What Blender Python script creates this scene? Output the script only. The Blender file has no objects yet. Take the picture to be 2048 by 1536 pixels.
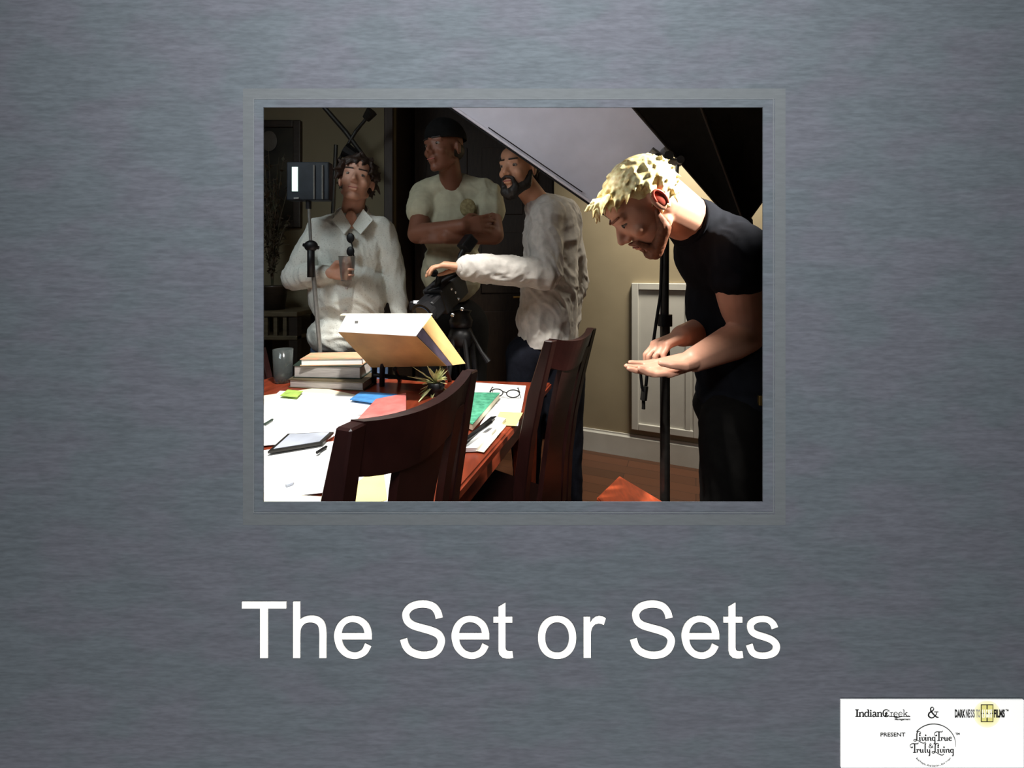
import bpy, bmesh, math, random
from mathutils import Vector, Matrix, noise, Quaternion
random.seed(7)
C = bpy.context.scene.collection
V = Vector
F = 870.0; HZ = 545.0; H = 1.22          # focal length in pixels, horizon row, eye height
def W(px, py, Z):                          # a point seen at (px,py) standing Z metres in front of the camera
    return V(((px-1024)*Z/F, Z, H-(py-HZ)*Z/F))

# ---------------------------------------------------------------- materials
def nt(m):
    m.use_nodes = True; t = m.node_tree; return t, t.nodes, t.links
def mat(name, col, rough=.6, var=.12, scale=30, metal=0, bump=0, col2=None, stretch=(1,1,1), spec=.5, emit=None, alpha=None, trans=0):
    m = bpy.data.materials.new(name); t, N, L = nt(m)
    b = N['Principled BSDF']
    tc = N.new('ShaderNodeTexCoord'); mp = N.new('ShaderNodeMapping'); mp.inputs['Scale'].default_value = stretch
    n = N.new('ShaderNodeTexNoise'); n.inputs['Scale'].default_value = scale; n.inputs['Detail'].default_value = 5
    L.new(tc.outputs['Object'], mp.inputs['Vector']); L.new(mp.outputs['Vector'], n.inputs['Vector'])
    r = N.new('ShaderNodeValToRGB'); r.color_ramp.elements[0].position = .3; r.color_ramp.elements[1].position = .7
    c1 = [max(0, c*(1-var)) for c in col]; c2 = [min(1, c*(1+var)) for c in (col2 or col)]
    if col2: c1 = list(col)
    r.color_ramp.elements[0].color = (*c1, 1); r.color_ramp.elements[1].color = (*c2, 1)
    L.new(n.outputs['Fac'], r.inputs['Fac']); L.new(r.outputs['Color'], b.inputs['Base Color'])
    b.inputs['Roughness'].default_value = rough; b.inputs['Metallic'].default_value = metal
    b.inputs['Specular IOR Level'].default_value = spec
    if trans: b.inputs['Transmission Weight'].default_value = trans
    if alpha is not None: b.inputs['Alpha'].default_value = alpha
    if emit: b.inputs['Emission Color'].default_value = (*emit[:3], 1); b.inputs['Emission Strength'].default_value = emit[3]
    if bump:
        bp = N.new('ShaderNodeBump'); bp.inputs['Strength'].default_value = bump; bp.inputs['Distance'].default_value = .004
        L.new(n.outputs['Fac'], bp.inputs['Height']); L.new(bp.outputs['Normal'], b.inputs['Normal'])
    return m
def s2l(*c):                                # display colour 0-255 to linear
    return tuple(((x/255+.055)/1.055)**2.4 if x > 10 else x/255/12.92 for x in c)

def brushed_wall():
    m = bpy.data.materials.new('brushed_blue_grey_paint'); t, N, L = nt(m); b = N['Principled BSDF']
    tc = N.new('ShaderNodeTexCoord')
    def noi(sc, stretch, det=4, dist=0):
        mp = N.new('ShaderNodeMapping'); mp.inputs['Scale'].default_value = stretch
        n = N.new('ShaderNodeTexNoise'); n.inputs['Scale'].default_value = sc; n.inputs['Detail'].default_value = det; n.inputs['Distortion'].default_value = dist
        L.new(tc.outputs['Object'], mp.inputs['Vector']); L.new(mp.outputs['Vector'], n.inputs['Vector']); return n
    def ramp(n, p0, c0, p1, c1):
        r = N.new('ShaderNodeValToRGB'); r.color_ramp.elements[0].position = p0; r.color_ramp.elements[1].position = p1
        r.color_ramp.elements[0].color = (*c0, 1); r.color_ramp.elements[1].color = (*c1, 1)
        L.new(n.outputs['Fac'], r.inputs['Fac']); return r
    def mix(f, a, bb, mode='MIX'):
        x = N.new('ShaderNodeMix'); x.data_type = 'RGBA'; x.blend_type = mode
        if isinstance(f, float): x.inputs[0].default_value = f
        else: L.new(f, x.inputs[0])
        L.new(a, x.inputs[6]); L.new(bb, x.inputs[7]); return x.outputs[2]
    patch = ramp(noi(14, (1, 1, 1.6), 3), .42, WALL_A, .60, WALL_B)
    streak = ramp(noi(30, (1, 1, 8), 6, .3), .33, (.89,)*3, .68, (1.10,)*3)
    fine = ramp(noi(95, (1, 1, 4.5), 3), .33, (.90,)*3, .62, (1.06,)*3)
    c = mix(1.0, patch.outputs[0], streak.outputs[0], 'MULTIPLY')
    c = mix(1.0, c, fine.outputs[0], 'MULTIPLY')
    L.new(c, b.inputs['Base Color']); b.inputs['Roughness'].default_value = .85; b.inputs['Specular IOR Level'].default_value = .15
    return m
WALL_A = (.072, .085, .097); WALL_B = (.078, .083, .099)

M = {}
def setup_mats():
    M['wallpaint'] = brushed_wall()
    M['band'] = mat('pale_grey_band_paint', (.085, .094, .100), .8, .07, 60, stretch=(1, 1, 5), spec=.15)
    M['edge_glint'] = mat('light_grey_edge_glint', (.100, .110, .118), .8, .07, 60, stretch=(1, 1, 5), spec=.15)  # lighter tone painted in for light caught along the bevelled edge
    M['ivory'] = mat('ivory_letter_enamel', (.97, .94, .86), .5, .01, 40, spec=.2)
    M['card'] = mat('white_card', (.97, .98, .96), .7, .005, 40, spec=.1)
    M['ink'] = mat('black_ink', (.012, .012, .012), .7, .05, 40, spec=.1)
    M['ink_grey'] = mat('grey_ink', (.15, .15, .15), .7, .05, 40, spec=.1)
    M['yellow'] = mat('yellow_ink', (.72, .68, .22), .7, .05, 80, spec=.1)
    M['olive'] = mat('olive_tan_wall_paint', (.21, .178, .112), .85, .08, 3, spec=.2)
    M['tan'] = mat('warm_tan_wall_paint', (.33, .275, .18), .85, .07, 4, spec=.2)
    M['ceiling'] = mat('cream_ceiling_paint', (.12, .11, .09), .9, .05, 4)
    M['grid'] = mat('camera_side_wall_paint', (.3, .3, .3), .9, .05, 4)
    M['trimwhite'] = mat('white_trim_paint', (.58, .57, .52), .5, .04, 10)
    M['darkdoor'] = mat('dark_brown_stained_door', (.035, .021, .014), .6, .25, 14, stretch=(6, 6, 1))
    M['floor'] = floor_mat()
    M['cherry'] = mat('dark_cherry_wood', (.015, .004, .0035), .38, .35, 10, stretch=(1, 6, 1), spec=.3)
    M['tablewood'] = mat('red_cherry_table_wood', (.20, .034, .014), .3, .35, 9, stretch=(5, 1, 5), spec=.5)
    M['redwood'] = mat('orange_red_wood', (.60, .095, .03), .4, .25, 12, stretch=(5, 1, 1))
    M['darkwood'] = mat('near_black_brown_wood', (.03, .02, .013), .5, .3, 12, stretch=(1, 1, 5))
    M['shelfwood'] = mat('dusty_brown_wood', (.10, .075, .04), .6, .3, 12, stretch=(1, 1, 5))
    M['black'] = mat('matte_black_plastic', (.006, .006, .007), .45, .2, 50, spec=.3)
    M['blackmetal'] = mat('black_metal', (.03, .028, .025), .35, .2, 50, metal=.4)
    M['chrome'] = mat('brushed_chrome', (.6, .6, .6), .25, .1, 50, metal=1)
    M['greymetal'] = mat('grey_metal', (.22, .22, .21), .4, .15, 50, metal=.5)
    M['blackcloth'] = mat('black_nylon', (.006, .006, .006), .9, .2, 30, bump=.2, spec=.1)
    M['diffuser'] = mat('silvery_white_diffusion_fabric', (.66, .65, .73), .75, .07, 9, bump=.6, stretch=(1, 1, 1))
    M['paper'] = mat('white_paper', (.86, .86, .84), .8, .02, 20)
    M['cream'] = mat('cream_paper', (.85, .78, .58), .8, .04, 20)
    M['yellowp'] = mat('yellow_paper', (.83, .70, .27), .8, .06, 20)
    M['pinkp'] = mat('pink_red_card', (.62, .17, .15), .7, .25, 25)
    M['bluep'] = mat('bright_blue_cover', (.06, .24, .55), .6, .4, 20)
    M['greenp'] = mat('teal_green_cover', (.03, .20, .11), .6, .3, 60, col2=(.09, .36, .22))
    M['limep'] = mat('lime_green_card', (.42, .62, .12), .7, .3, 30)
    M['cardboard'] = mat('tan_cardboard', (.72, .43, .17), .8, .08, 15)
    M['shadedboard'] = mat('brown_shaded_board', (.30, .16, .05), .7, .3, 8)  # cardboard darkened to paint in shade on the downward-facing side
    M['gap_shade'] = mat('dark_violet_gap_shade', (.07, .05, .08), .7, .3, 25)  # dark tone painted in for the shade inside the box gap
    M['cover'] = mat('glossy_magazine_print', (.36, .42, .24), .5, .3, 22, col2=(.62, .26, .16))
    M['bookgrey'] = mat('grey_page_block', (.42, .38, .36), .8, .2, 20, stretch=(1, 1, 20))
    M['bookdark'] = mat('dark_green_cover', (.02, .035, .025), .5, .3, 20)
    M['silver'] = mat('pale_blue_grey_case', (.42, .45, .52), .4, .2, 12)
    M['glass'] = mat('cloudy_glass', (.62, .70, .68), .12, .03, 10, trans=.93)
    M['plastic'] = mat('clear_plastic_cup', (.9, .93, .92), .12, .02, 10, trans=.92)
    M['tea'] = mat('reddish_drink', (.35, .1, .06), .3, .1, 10)
    M['screen'] = mat('lit_white_screen', (.8, .9, .85), .4, .0, 10, emit=(.72, 1, .9, .75))
    M['lamp'] = mat('small_white_display', (.8, .8, .8), .4, .0, 10, emit=(.9, .92, 1, .9))
    M['leaf'] = mat('dry_dark_leaves', (.035, .04, .018), .7, .4, 20, col2=(.07, .045, .03))
    M['greenplant'] = mat('yellow_green_leaves', (.35, .4, .12), .6, .4, 40, col2=(.62, .62, .35))
    # people
    M['skinA'] = mat('fair_skin', (.50, .27, .19), .5, .08, 12, spec=.35)
    M['skinB'] = mat('tanned_skin', (.17, .07, .042), .5, .08, 12, spec=.3)
    M['skinC'] = mat('light_tan_skin', (.50, .26, .16), .5, .08, 12, spec=.3)
    M['skinD'] = mat('rosy_skin', (.72, .37, .25), .45, .1, 14, spec=.4)
    M['lip'] = mat('lip_skin', (.36, .11, .09), .5, .08, 12)
    M['eye'] = mat('dark_eye', (.03, .02, .015), .2, .1, 12)
    M['eyewhite'] = mat('eye_white', (.25, .2, .17), .3, .02, 12)
    M['earlit'] = mat('red_lit_through_ear', (.60, .10, .06), .5, .1, 20)  # red painted in for light shining through the ears
    M['hairdark'] = mat('dark_brown_hair', (.022, .011, .007), .6, .3, 60)
    M['hairblack'] = mat('black_hair', (.012, .009, .007), .6, .3, 60)
    M['hairblond'] = mat('golden_blond_hair', (.62, .40, .13), .45, .25, 70, col2=(.92, .78, .45))
    M['beardblond'] = mat('reddish_brown_stubble', (.24, .09, .045), .6, .3, 90)
    M['shirtwhite'] = shirt_mat('speckled_off_white_cotton', (.60, .61, .56), (.40, .40, .36), 160)
    M['tee'] = mat('khaki_white_tshirt', (.38, .36, .255), .85, .12, 25, bump=.5)
    M['greyshirt'] = mat('light_grey_heather_cotton', (.46, .43, .39), .9, .1, 40, bump=.5)
    M['blacktee'] = mat('black_cotton', (.009, .010, .014), .9, .2, 20, bump=.3, spec=.12)
    M['jeans'] = mat('blue_denim', (.09, .14, .24), .85, .2, 60, spec=.15)
    M['darkjeans'] = mat('dark_navy_denim', (.008, .009, .014), .9, .2, 60, spec=.1)
    M['blackpants'] = mat('charcoal_trousers', (.007, .0065, .006), .9, .2, 40, spec=.1)
    M['shoe'] = mat('dark_leather', (.03, .02, .015), .5, .2, 20)
    M['gold'] = mat('brass', (.6, .4, .12), .35, .2, 40, metal=.9)
def shirt_mat(name, a, b_, sc):
    m = mat(name, b_, .9, .05, sc, col2=a, bump=.3)
    r = [n for n in m.node_tree.nodes if n.type == 'VALTORGB'][0]
    r.color_ramp.elements[0].position = .28; r.color_ramp.elements[1].position = .42
    return m
def floor_mat():
    m = bpy.data.materials.new('brown_wood_floor'); t, N, L = nt(m); b = N['Principled BSDF']
    tc = N.new('ShaderNodeTexCoord'); mp = N.new('ShaderNodeMapping'); mp.inputs['Rotation'].default_value = (0, 0, .4)
    br = N.new('ShaderNodeTexBrick'); br.inputs['Scale'].default_value = 4; br.inputs['Mortar Size'].default_value = .006
    br.inputs['Brick Width'].default_value = 3.2; br.inputs['Row Height'].default_value = .4
    br.inputs['Color1'].default_value = (.11, .042, .02, 1); br.inputs['Color2'].default_value = (.07, .03, .015, 1); br.inputs['Mortar'].default_value = (.02, .01, .006, 1)
    L.new(tc.outputs['Object'], mp.inputs['Vector']); L.new(mp.outputs['Vector'], br.inputs['Vector'])
    L.new(br.outputs['Color'], b.inputs['Base Color']); b.inputs['Roughness'].default_value = .4
    return m

# ---------------------------------------------------------------- scene graph helpers
def thing(name, label, cat, loc=(0, 0, 0), rotz=0, group=None):
    o = bpy.data.objects.new(name, None); C.objects.link(o); o.empty_display_size = .05
    o.location = loc; o.rotation_euler = (0, 0, rotz); o['label'] = label; o['category'] = cat
    if group: o['group'] = group
    return o
def tag(o, label, cat, group=None):
    o['label'] = label; o['category'] = cat
    if group: o['group'] = group
    return o
def link(name, me, m, parent=None, local=False, smooth=False, label=None):
    o = bpy.data.objects.new(name, me); C.objects.link(o)
    if m is not None:
        me.materials.clear(); me.materials.append(m)
    if smooth:
        for p in me.polygons: p.use_smooth = True
    if parent is not None:
        o.parent = parent
        if not local:                      # mesh written in world coordinates
            r = parent; off = V(r.location)
            while r.parent: r = r.parent; off = off + V(r.location)
            o.location = -off
    if label: o['label'] = label
    return o
def struct(o): o['kind'] = 'structure'; return o

class MB:
    def __init__(s): s.b = bmesh.new()
    def face(s, pts):
        vs = [s.b.verts.new(p) for p in pts]; return s.b.faces.new(vs)
    def hexa(s, p):                        # 8 corners: bottom 4, top 4
        v = [s.b.verts.new(q) for q in p]
        for f in ((3,2,1,0),(4,5,6,7),(0,1,5,4),(1,2,6,5),(2,3,7,6),(3,0,4,7)): s.b.faces.new([v[i] for i in f])
        return s
    def box(s, c, d, R=None, bev=0):       # centre, full sizes
        R = R or Matrix.Identity(3); c = V(c); hx, hy, hz = d[0]/2, d[1]/2, d[2]/2
        P = [c + R @ V(q) for q in ((-hx,-hy,-hz),(hx,-hy,-hz),(hx,hy,-hz),(-hx,hy,-hz),(-hx,-hy,hz),(hx,-hy,hz),(hx,hy,hz),(-hx,hy,hz))]
        n0 = len(s.b.verts); e0 = set(s.b.edges); s.hexa(P)
        if bev:
            es = [e for e in s.b.edges if e not in e0]
            bmesh.ops.bevel(s.b, geom=es, offset=bev, segments=2, affect='EDGES', profile=.5)
        return s
    def rings(s, rings, cap=True, closed=False):
        R = [[s.b.verts.new(p) for p in r] for r in rings]; n = len(R[0])
        for a, b in zip(R, R[1:] + ([R[0]] if closed else [])):
            for i in range(n): s.b.faces.new((a[i], a[(i+1) % n], b[(i+1) % n], b[i]))
        if cap and not closed: s.b.faces.new(R[0][::-1]); s.b.faces.new(R[-1])
        return s
    def tube(s, pts, r, n=10, cap=True, flat=1, up=None):
        pts = [V(p) for p in pts]; rs = r if isinstance(r, (list, tuple)) else [r]*len(pts)
        rg = []; prev = None
        for i, p in enumerate(pts):
            d = (pts[min(i+1, len(pts)-1)] - pts[max(i-1, 0)]).normalized()
            a = V(up) if up is not None else (prev if prev is not None else (V((0, 0, 1)) if abs(d.z) < .9 else V((1, 0, 0))))
            u = d.cross(a).normalized(); w = u.cross(d).normalized(); prev = w
            rg.append([p + u*math.cos(t)*rs[i] + w*math.sin(t)*rs[i]*flat for t in (2*math.pi*k/n for k in range(n))])
        return s.rings(rg, cap)
    def capsule(s, p1, r1, p2, r2, n=16, k=4, flat=1, up=None):
        p1 = V(p1); p2 = V(p2); d = (p2-p1); L = d.length
        d = d.normalized() if L > 1e-6 else V((0, 0, 1))
        pts = []; rs = []
        for i in range(k):
            t = math.pi/2*(1-i/k); pts.append(p1-d*r1*math.sin(t)*(.999)); rs.append(max(r1*math.cos(t), r1*.03))
        pts += [p1, p2]; rs += [r1, r2]
        for i in range(1, k+1):
            t = math.pi/2*i/k; pts.append(p2+d*r2*math.sin(t)); rs.append(max(r2*math.cos(t), r2*.03))
        a = V(up) if up is not None else (V((0, 0, 1)) if abs(d.z) < .9 else V((1, 0, 0)))
        u = d.cross(a).normalized(); w = u.cross(d).normalized()
        rg = [[p + u*math.cos(t)*r + w*math.sin(t)*r*flat for t in (2*math.pi*j/n for j in range(n))] for p, r in zip(pts, rs)]
        return s.rings(rg)
    def ell(s, c, r, R=None, seg=20, rng=12):
        R = R or Matrix.Identity(3); c = V(c)
        rg = []
        for i in range(rng+1):
            t = math.pi*i/rng; z = -math.cos(t); q = max(math.sin(t), .02)
            rg.append([c + R @ V((r[0]*q*math.cos(2*math.pi*j/seg), r[1]*q*math.sin(2*math.pi*j/seg), r[2]*z)) for j in range(seg)])
        return s.rings(rg)
    def lathe(s, c, prof, n=24, R=None):   # (r,z) profile
        R = R or Matrix.Identity(3); c = V(c)
        return s.rings([[c + R @ V((max(r, .0004)*math.cos(2*math.pi*j/n), max(r, .0004)*math.sin(2*math.pi*j/n), z)) for j in range(n)] for r, z in prof])
    def ribbon(s, pts, w, y0, y1):         # stroked line in an x,z plane between depths y0,y1
        n = len(pts); ws = w if isinstance(w, (list, tuple)) else [w]*n; A = []; B = []
        for i in range(n):
            p = V(pts[i]); q0 = V(pts[max(i-1, 0)]); q1 = V(pts[min(i+1, n-1)]); d = (q1-q0).normalized(); nn = V((-d.y, d.x))
            A.append(p+nn*ws[i]/2); B.append(p-nn*ws[i]/2)
        rg = [[(a.x, y0, a.y), (b.x, y0, b.y), (b.x, y1, b.y), (a.x, y1, a.y)] for a, b in zip(A, B)]
        return s.rings(rg)
    def poly(s, pts, y0, y1):              # extruded polygon
        a = [s.b.verts.new((p[0], y0, p[1])) for p in pts]; b = [s.b.verts.new((p[0], y1, p[1])) for p in pts]
        s.b.faces.new(a); s.b.faces.new(b[::-1]); n = len(a)
        for i in range(n): s.b.faces.new((a[i], b[i], b[(i+1) % n], a[(i+1) % n]))
        return s
    def xf(s, Mx): bmesh.ops.transform(s.b, matrix=Mx, verts=s.b.verts); return s
    def mesh(s, name='m'):
        bmesh.ops.recalc_face_normals(s.b, faces=s.b.faces)
        me = bpy.data.meshes.new(name); s.b.to_mesh(me); s.b.free(); return me
    def build(s, name, m, parent=None, local=False, smooth=False, label=None):
        me = s.mesh(name); return link(name, me, m, parent, local, smooth, label)

def fuse(mb, voxel, it=4, wr=0, wscale=9, fac=.5, seed=0):
    me = mb.mesh('raw'); o = bpy.data.objects.new('tmp', me); C.objects.link(o)
    r = o.modifiers.new('r', 'REMESH'); r.mode = 'VOXEL'; r.voxel_size = voxel; r.adaptivity = 0
    if it:
        sm = o.modifiers.new('s', 'SMOOTH'); sm.factor = fac; sm.iterations = it
    dg = bpy.context.evaluated_depsgraph_get(); ev = o.evaluated_get(dg)
    out = bpy.data.meshes.new_from_object(ev, depsgraph=dg)
    bpy.data.objects.remove(o); bpy.data.meshes.remove(me)
    if wr:
        nn = [v.normal.copy() for v in out.vertices]
        for v, n in zip(out.vertices, nn):
            q = v.co*wscale + V((seed, seed*.7, 0))
            w_ = noise.noise(q*.35+V((9, 2, 4)))*2
            q2 = V((q.x*1.1+q.z*.5+w_, q.y*1.1+w_, q.z*.55-q.x*.3))
            g = 1-abs(noise.noise(q2))*3.2; g = max(g, -.4)
            h = 1-abs(noise.noise(q2*2.3+V((5, 3, 1))))*2.6; h = max(h, -.3)
            v.co += n*wr*(g*.55+h*.28+noise.noise(q*.5)*.5-.2)
    return out
def catmull(P, k=6):
    P = [V(p) for p in P]; out = []
    for i in range(len(P)-1):
        a, b, c, d = P[max(i-1, 0)], P[i], P[i+1], P[min(i+2, len(P)-1)]
        for j in range(k):
            t = j/k; out.append(.5*((2*b)+(c-a)*t+(2*a-5*b+4*c-d)*t*t+(3*b-a-3*c+d)*t**3))
    out.append(P[-1]); return out
setup_mats()
# ================================================================ front wall with its opening, lettering and card
D = .45                                    # distance of the wall face
def wx(px): return (px-1024)*D/F
def wz(py): return H-(py-HZ)*D/F
X0, X1, Z1, Z0 = wx(526.5), wx(1526), wz(214.5), wz(1004)
mb = MB(); T = .035
oL, oR, oB, oT = -2.6, 2.6, 0, 2.7
def frame_faces(mb, y, i, o):
    (a0, a1, b0, b1), (c0, c1, d0, d1) = i, o
    I = [(a0, y, b0), (a1, y, b0), (a1, y, b1), (a0, y, b1)]; O = [(c0, y, d0), (c1, y, d0), (c1, y, d1), (c0, y, d1)]
    for k in range(4): mb.face([O[k], O[(k+1) % 4], I[(k+1) % 4], I[k]])
    return I
i0 = (X0, X1, Z0, Z1); s = .05
i1 = (X0-s, X1+s, Z0-s, Z1+s)
A = frame_faces(mb, D, i0, (oL, oR, oB, oT))
# short square reveal, then the back of the opening splays outwards
r1 = [(x, D+.0012, z) for x, _, z in A]
B = frame_faces(mb, D+T, i1, (oL, oR, oB, oT))
for k in range(4):
    mb.face([A[k], A[(k+1) % 4], r1[(k+1) % 4], r1[k]]); mb.face([r1[k], r1[(k+1) % 4], B[(k+1) % 4], B[k]])
bmesh.ops.remove_doubles(mb.b, verts=mb.b.verts, dist=1e-6)
struct(mb.build('wall_front', M['wallpaint']))
def band(name, L, R, Tp, Bt, w, hgt, m):
    l, r, t, b = wx(L), wx(R), wz(Tp), wz(Bt); q = w*D/F; y0 = D-hgt
    mb = MB()
    def ring(y, e): return [(l+e, y, b+e), (r-e, y, b+e), (r-e, y, t-e), (l+e, y, t-e)]
    e = .00006
    rg = [ring(D+.0005, 0), ring(y0+e, 0), ring(y0, e), ring(y0, q-e), ring(y0+e, q), ring(D+.0005, q)]
    mb.rings(rg, closed=True)
    return mb.build(name, m)
struct(band('trim_1', 486, 1571, 177, 1050, 21.5, .0002, M['band']))
struct(band('trim_2', 506.5, 1547.5, 197, 1026, 2, .0003, M['edge_glint']))

# title lettering: one raised sign of twelve letters
ttl = thing('raised_lettering', 'ivory raised lettering reading The Set or Sets on the grey wall below the opening', 'lettering', (wx(1024), D, wz(1315)))
Y0, Y1 = D-.0009, D+.0004
def conv(pts, sc, ox, oy, dx=0): return [(wx(ox+x/sc+dx), wz(oy+y/sc)) for x, y in pts]
k = D/F
def L_T(m): m.poly([(wx(484.8), wz(1202.9)), (wx(573.3), wz(1202.9)), (wx(573.3), wz(1215.9)), (wx(536.6), wz(1215.9)), (wx(536.6), wz(1314.8)), (wx(521.1), wz(1314.8)), (wx(521.1), wz(1215.9)), (wx(484.8), wz(1215.9))][::-1], Y0, Y1)
def rect(m, a, b, c, d, e=0): m.poly([(wx(a), wz(b)), (wx(a), wz(d)), (wx(c), wz(d)), (wx(c), wz(b))], Y0+e, Y1)
def stroke(m, pts, sc, ox, oy, w, dx=0): 
    P = catmull([V(p) for p in conv(pts, sc, ox, oy, dx)], 8)
    ws = w if not isinstance(w, (list, tuple)) else None
    if ws is None:
        n = len(w)-1; ws = [ (w[min(int(i/(len(P)-1)*n), n-1)]*(1-((i/(len(P)-1)*n)-min(int(i/(len(P)-1)*n), n-1))) + w[min(int(i/(len(P)-1)*n), n-1)+1]*((i/(len(P)-1)*n)-min(int(i/(len(P)-1)*n), n-1)))*k for i in range(len(P))]
    else: ws = w*k
    m.ribbon(P, ws, Y0, Y1)
def L_h(m):
    rect(m, 587, 1202.9, 601, 1314.8, .00005)
    stroke(m, [(690, 470), (696, 400), (720, 345), (765, 306), (830, 293), (895, 306), (940, 350), (954, 430), (954, 560), (954, 690)], 5.12, 460, 1180, [13, 12, 12, 12, 12.5, 13.5, 14, 14, 14, 14])
def L_e(m, dx):
    stroke(m, [(1415, 560), (1382, 622), (1330, 657), (1270, 668), (1195, 645), (1135, 580), (1110, 500), (1108, 440), (1130, 370), (1170, 322), (1215, 299), (1265, 293), (1330, 308), (1388, 355), (1414, 420), (1419, 498)], 5.12, 460, 1180, [14, 13, 12, 11.8, 12.5, 14, 14.5, 14.5, 13.5, 12, 11.4, 11.2, 12, 13, 14, 14], dx)
    rect(m, 677+dx, 1265.9, 744.1+dx, 1277.7, .00005)
def L_S(m, dx):
    stroke(m, [(722, 403), (700, 320), (645, 246), (565, 210), (480, 200), (390, 210), (300, 247), (245, 310), (234, 370), (262, 452), (340, 512), (470, 553), (600, 590), (700, 637), (748, 705), (748, 775), (712, 860), (645, 918), (570, 942), (485, 948), (400, 935), (300, 890), (235, 815), (202, 715)], 7.314, 780, 1180, [14.3, 14.2, 13.6, 13.3, 13.3, 13.3, 13.8, 14, 14, 14, 14, 14, 14.5, 14.6, 14.6, 14.4, 14, 13.5, 13.3, 13.3, 13.3, 13.6, 14, 14.2], dx)
def L_t(m, dx):
    m.poly(conv([(237,213),(326,160),(326,342),(413,342),(413,410),(326,410),(326,730),(332,760),(355,780),(385,783),(415,780),(425,860),(380,868),(340,868),(290,858),(250,820),(237,770),(237,410),(172,410),(172,342),(237,342)], 6.4, 960, 1180, dx)[::-1], Y0, Y1)
def L_o(m):
    cx, cy = 960+986/6.4, 1180+601.5/6.4; P = 48; o = []; i = []
    for q in range(P):
        a = 2*math.pi*q/P; c, s_ = math.cos(a), math.sin(a)
        f = lambda v, e: math.copysign(abs(v)**e, v)
        o.append((wx(cx+38.1*f(c, .92)), wz(cy+42.4*f(s_, .92)))); i.append((wx(cx+23.8*f(c, .92)), wz(cy+30.9*f(s_, .92))))
    m.rings([[(p[0], Y1, p[1]) for p in o], [(p[0], Y0, p[1]) for p in o], [(p[0], Y0, p[1]) for p in i], [(p[0], Y1, p[1]) for p in i]], closed=True)
def L_r(m):
    m.poly(conv([(1325,342),(1408,342),(1408,418),(1440,370),(1480,340),(1525,330),(1570,337),(1608,358),(1582,440),(1550,425),(1515,420),(1470,432),(1435,470),(1420,520),(1417,570),(1417,860),(1325,860)], 6.4, 960, 1180)[::-1], Y0, Y1)
def L_s(m):
    stroke(m, [(1860,452),(1838,400),(1785,357),(1710,345),(1630,358),(1575,400),(1568,450),(1590,500),(1650,535),(1730,560),(1810,590),(1862,630),(1880,680),(1860,740),(1800,775),(1720,787),(1640,775),(1585,735),(1555,657)], 6.0235, 1240, 1180, [13.6, 13, 11.6, 11.3, 11.5, 13, 13.3, 13, 13, 13, 13.3, 14, 14, 13, 11.8, 11.3, 11.8, 13, 13.6])
for fn in (L_T, L_h, lambda m: L_e(m, 0), lambda m: L_S(m, 0), lambda m: L_e(m, 234.4), lambda m: L_t(m, 0), L_o, L_r, lambda m: L_S(m, 459), lambda m: L_e(m, 693.7), lambda m: L_t(m, 459.3), L_s):
    m = MB(); fn(m); m.build('letter', M['ivory'], ttl)

# printed sign card
card = thing('sign_card', 'white printed card with black script logos on the grey wall, lower right', 'sign', (wx(1862), D, wz(1532)))
m = MB(); m.box(((wx(1680)+wx(2044.5))/2, D-.0006, (wz(1397.5)+wz(1532.5))/2), (wx(2044.5)-wx(1680), .0016, wz(1397.5)-wz(1532.5)))
m.build('card', M['card'], card)
CY0, CY1 = D-.0016, D-.0013
def text_mesh(txt, x0, y0, x1, y1, bold=0.0, rot=0, c=None, h=None, shear=0, widen=1):
    cu = bpy.data.curves.new('t', 'FONT'); cu.body = txt; cu.offset = bold; cu.resolution_u = 3; cu.shear = shear
    o = bpy.data.objects.new('t', cu); C.objects.link(o)
    dg = bpy.context.evaluated_depsgraph_get(); dg.update()
    me = bpy.data.meshes.new_from_object(o.evaluated_get(dg), depsgraph=dg)
    bpy.data.objects.remove(o)
    xs = [v.co.x for v in me.vertices]; ys = [v.co.y for v in me.vertices]
    a, b, e, f = min(xs), max(xs), min(ys), max(ys)
    if c is None:
        for v in me.vertices:
            X = x0+(v.co.x-a)/(b-a)*(x1-x0); Y = y1-(v.co.y-e)/(f-e)*(y1-y0)
            v.co = V((wx(X), D-.00155, wz(Y)))
    else:                                  # one character on an arc: centre c, height scale h, turned by rot
        for v in me.vertices:
            x = (v.co.x-(a+b)/2)*h*widen; y = v.co.y*h
            X = c[0]+x*math.cos(rot)+y*math.sin(rot); Y = c[1]-(-x*math.sin(rot)+y*math.cos(rot))
            v.co = V((wx(X), D-.00155, wz(Y)))
    return me
def join(meshes):
    b = bmesh.new()
    for me in meshes: b.from_mesh(me); bpy.data.meshes.remove(me)
    out = bpy.data.meshes.new('t'); b.to_mesh(out); b.free(); return out
class Ink(MB):
    def st(s, pts, w, sc, ox, oy, smooth=True, dx=0, dy=0):   # w in zoomed units
        P = [(wx(ox+(x+dx)/sc), wz(oy+(y+dy)/sc)) for x, y in pts]
        P = [V(p) for p in P]
        if smooth and len(P) > 2: P = catmull(P, 5)
        n = len(P)
        if isinstance(w, (tuple, list)):
            m_ = len(w)-1; ws = []
            for i in range(n):
                t = i/(n-1)*m_; j = min(int(t), m_-1); ws.append((w[j]+(w[j+1]-w[j])*(t-j))/sc*k)
        else: ws = w/sc*k
        s.ribbon(P, ws, CY0, CY1)
    def dot(s, x, y, r, sc, ox, oy, dx=0, dy=0):
        X, Z_ = wx(ox+(x+dx)/sc), wz(oy+(y+dy)/sc); R = r/sc*k
        s.poly([(X+R*math.cos(a*math.pi/8), Z_+R*math.sin(a*math.pi/8)) for a in range(16)], CY0, CY1)
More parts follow.
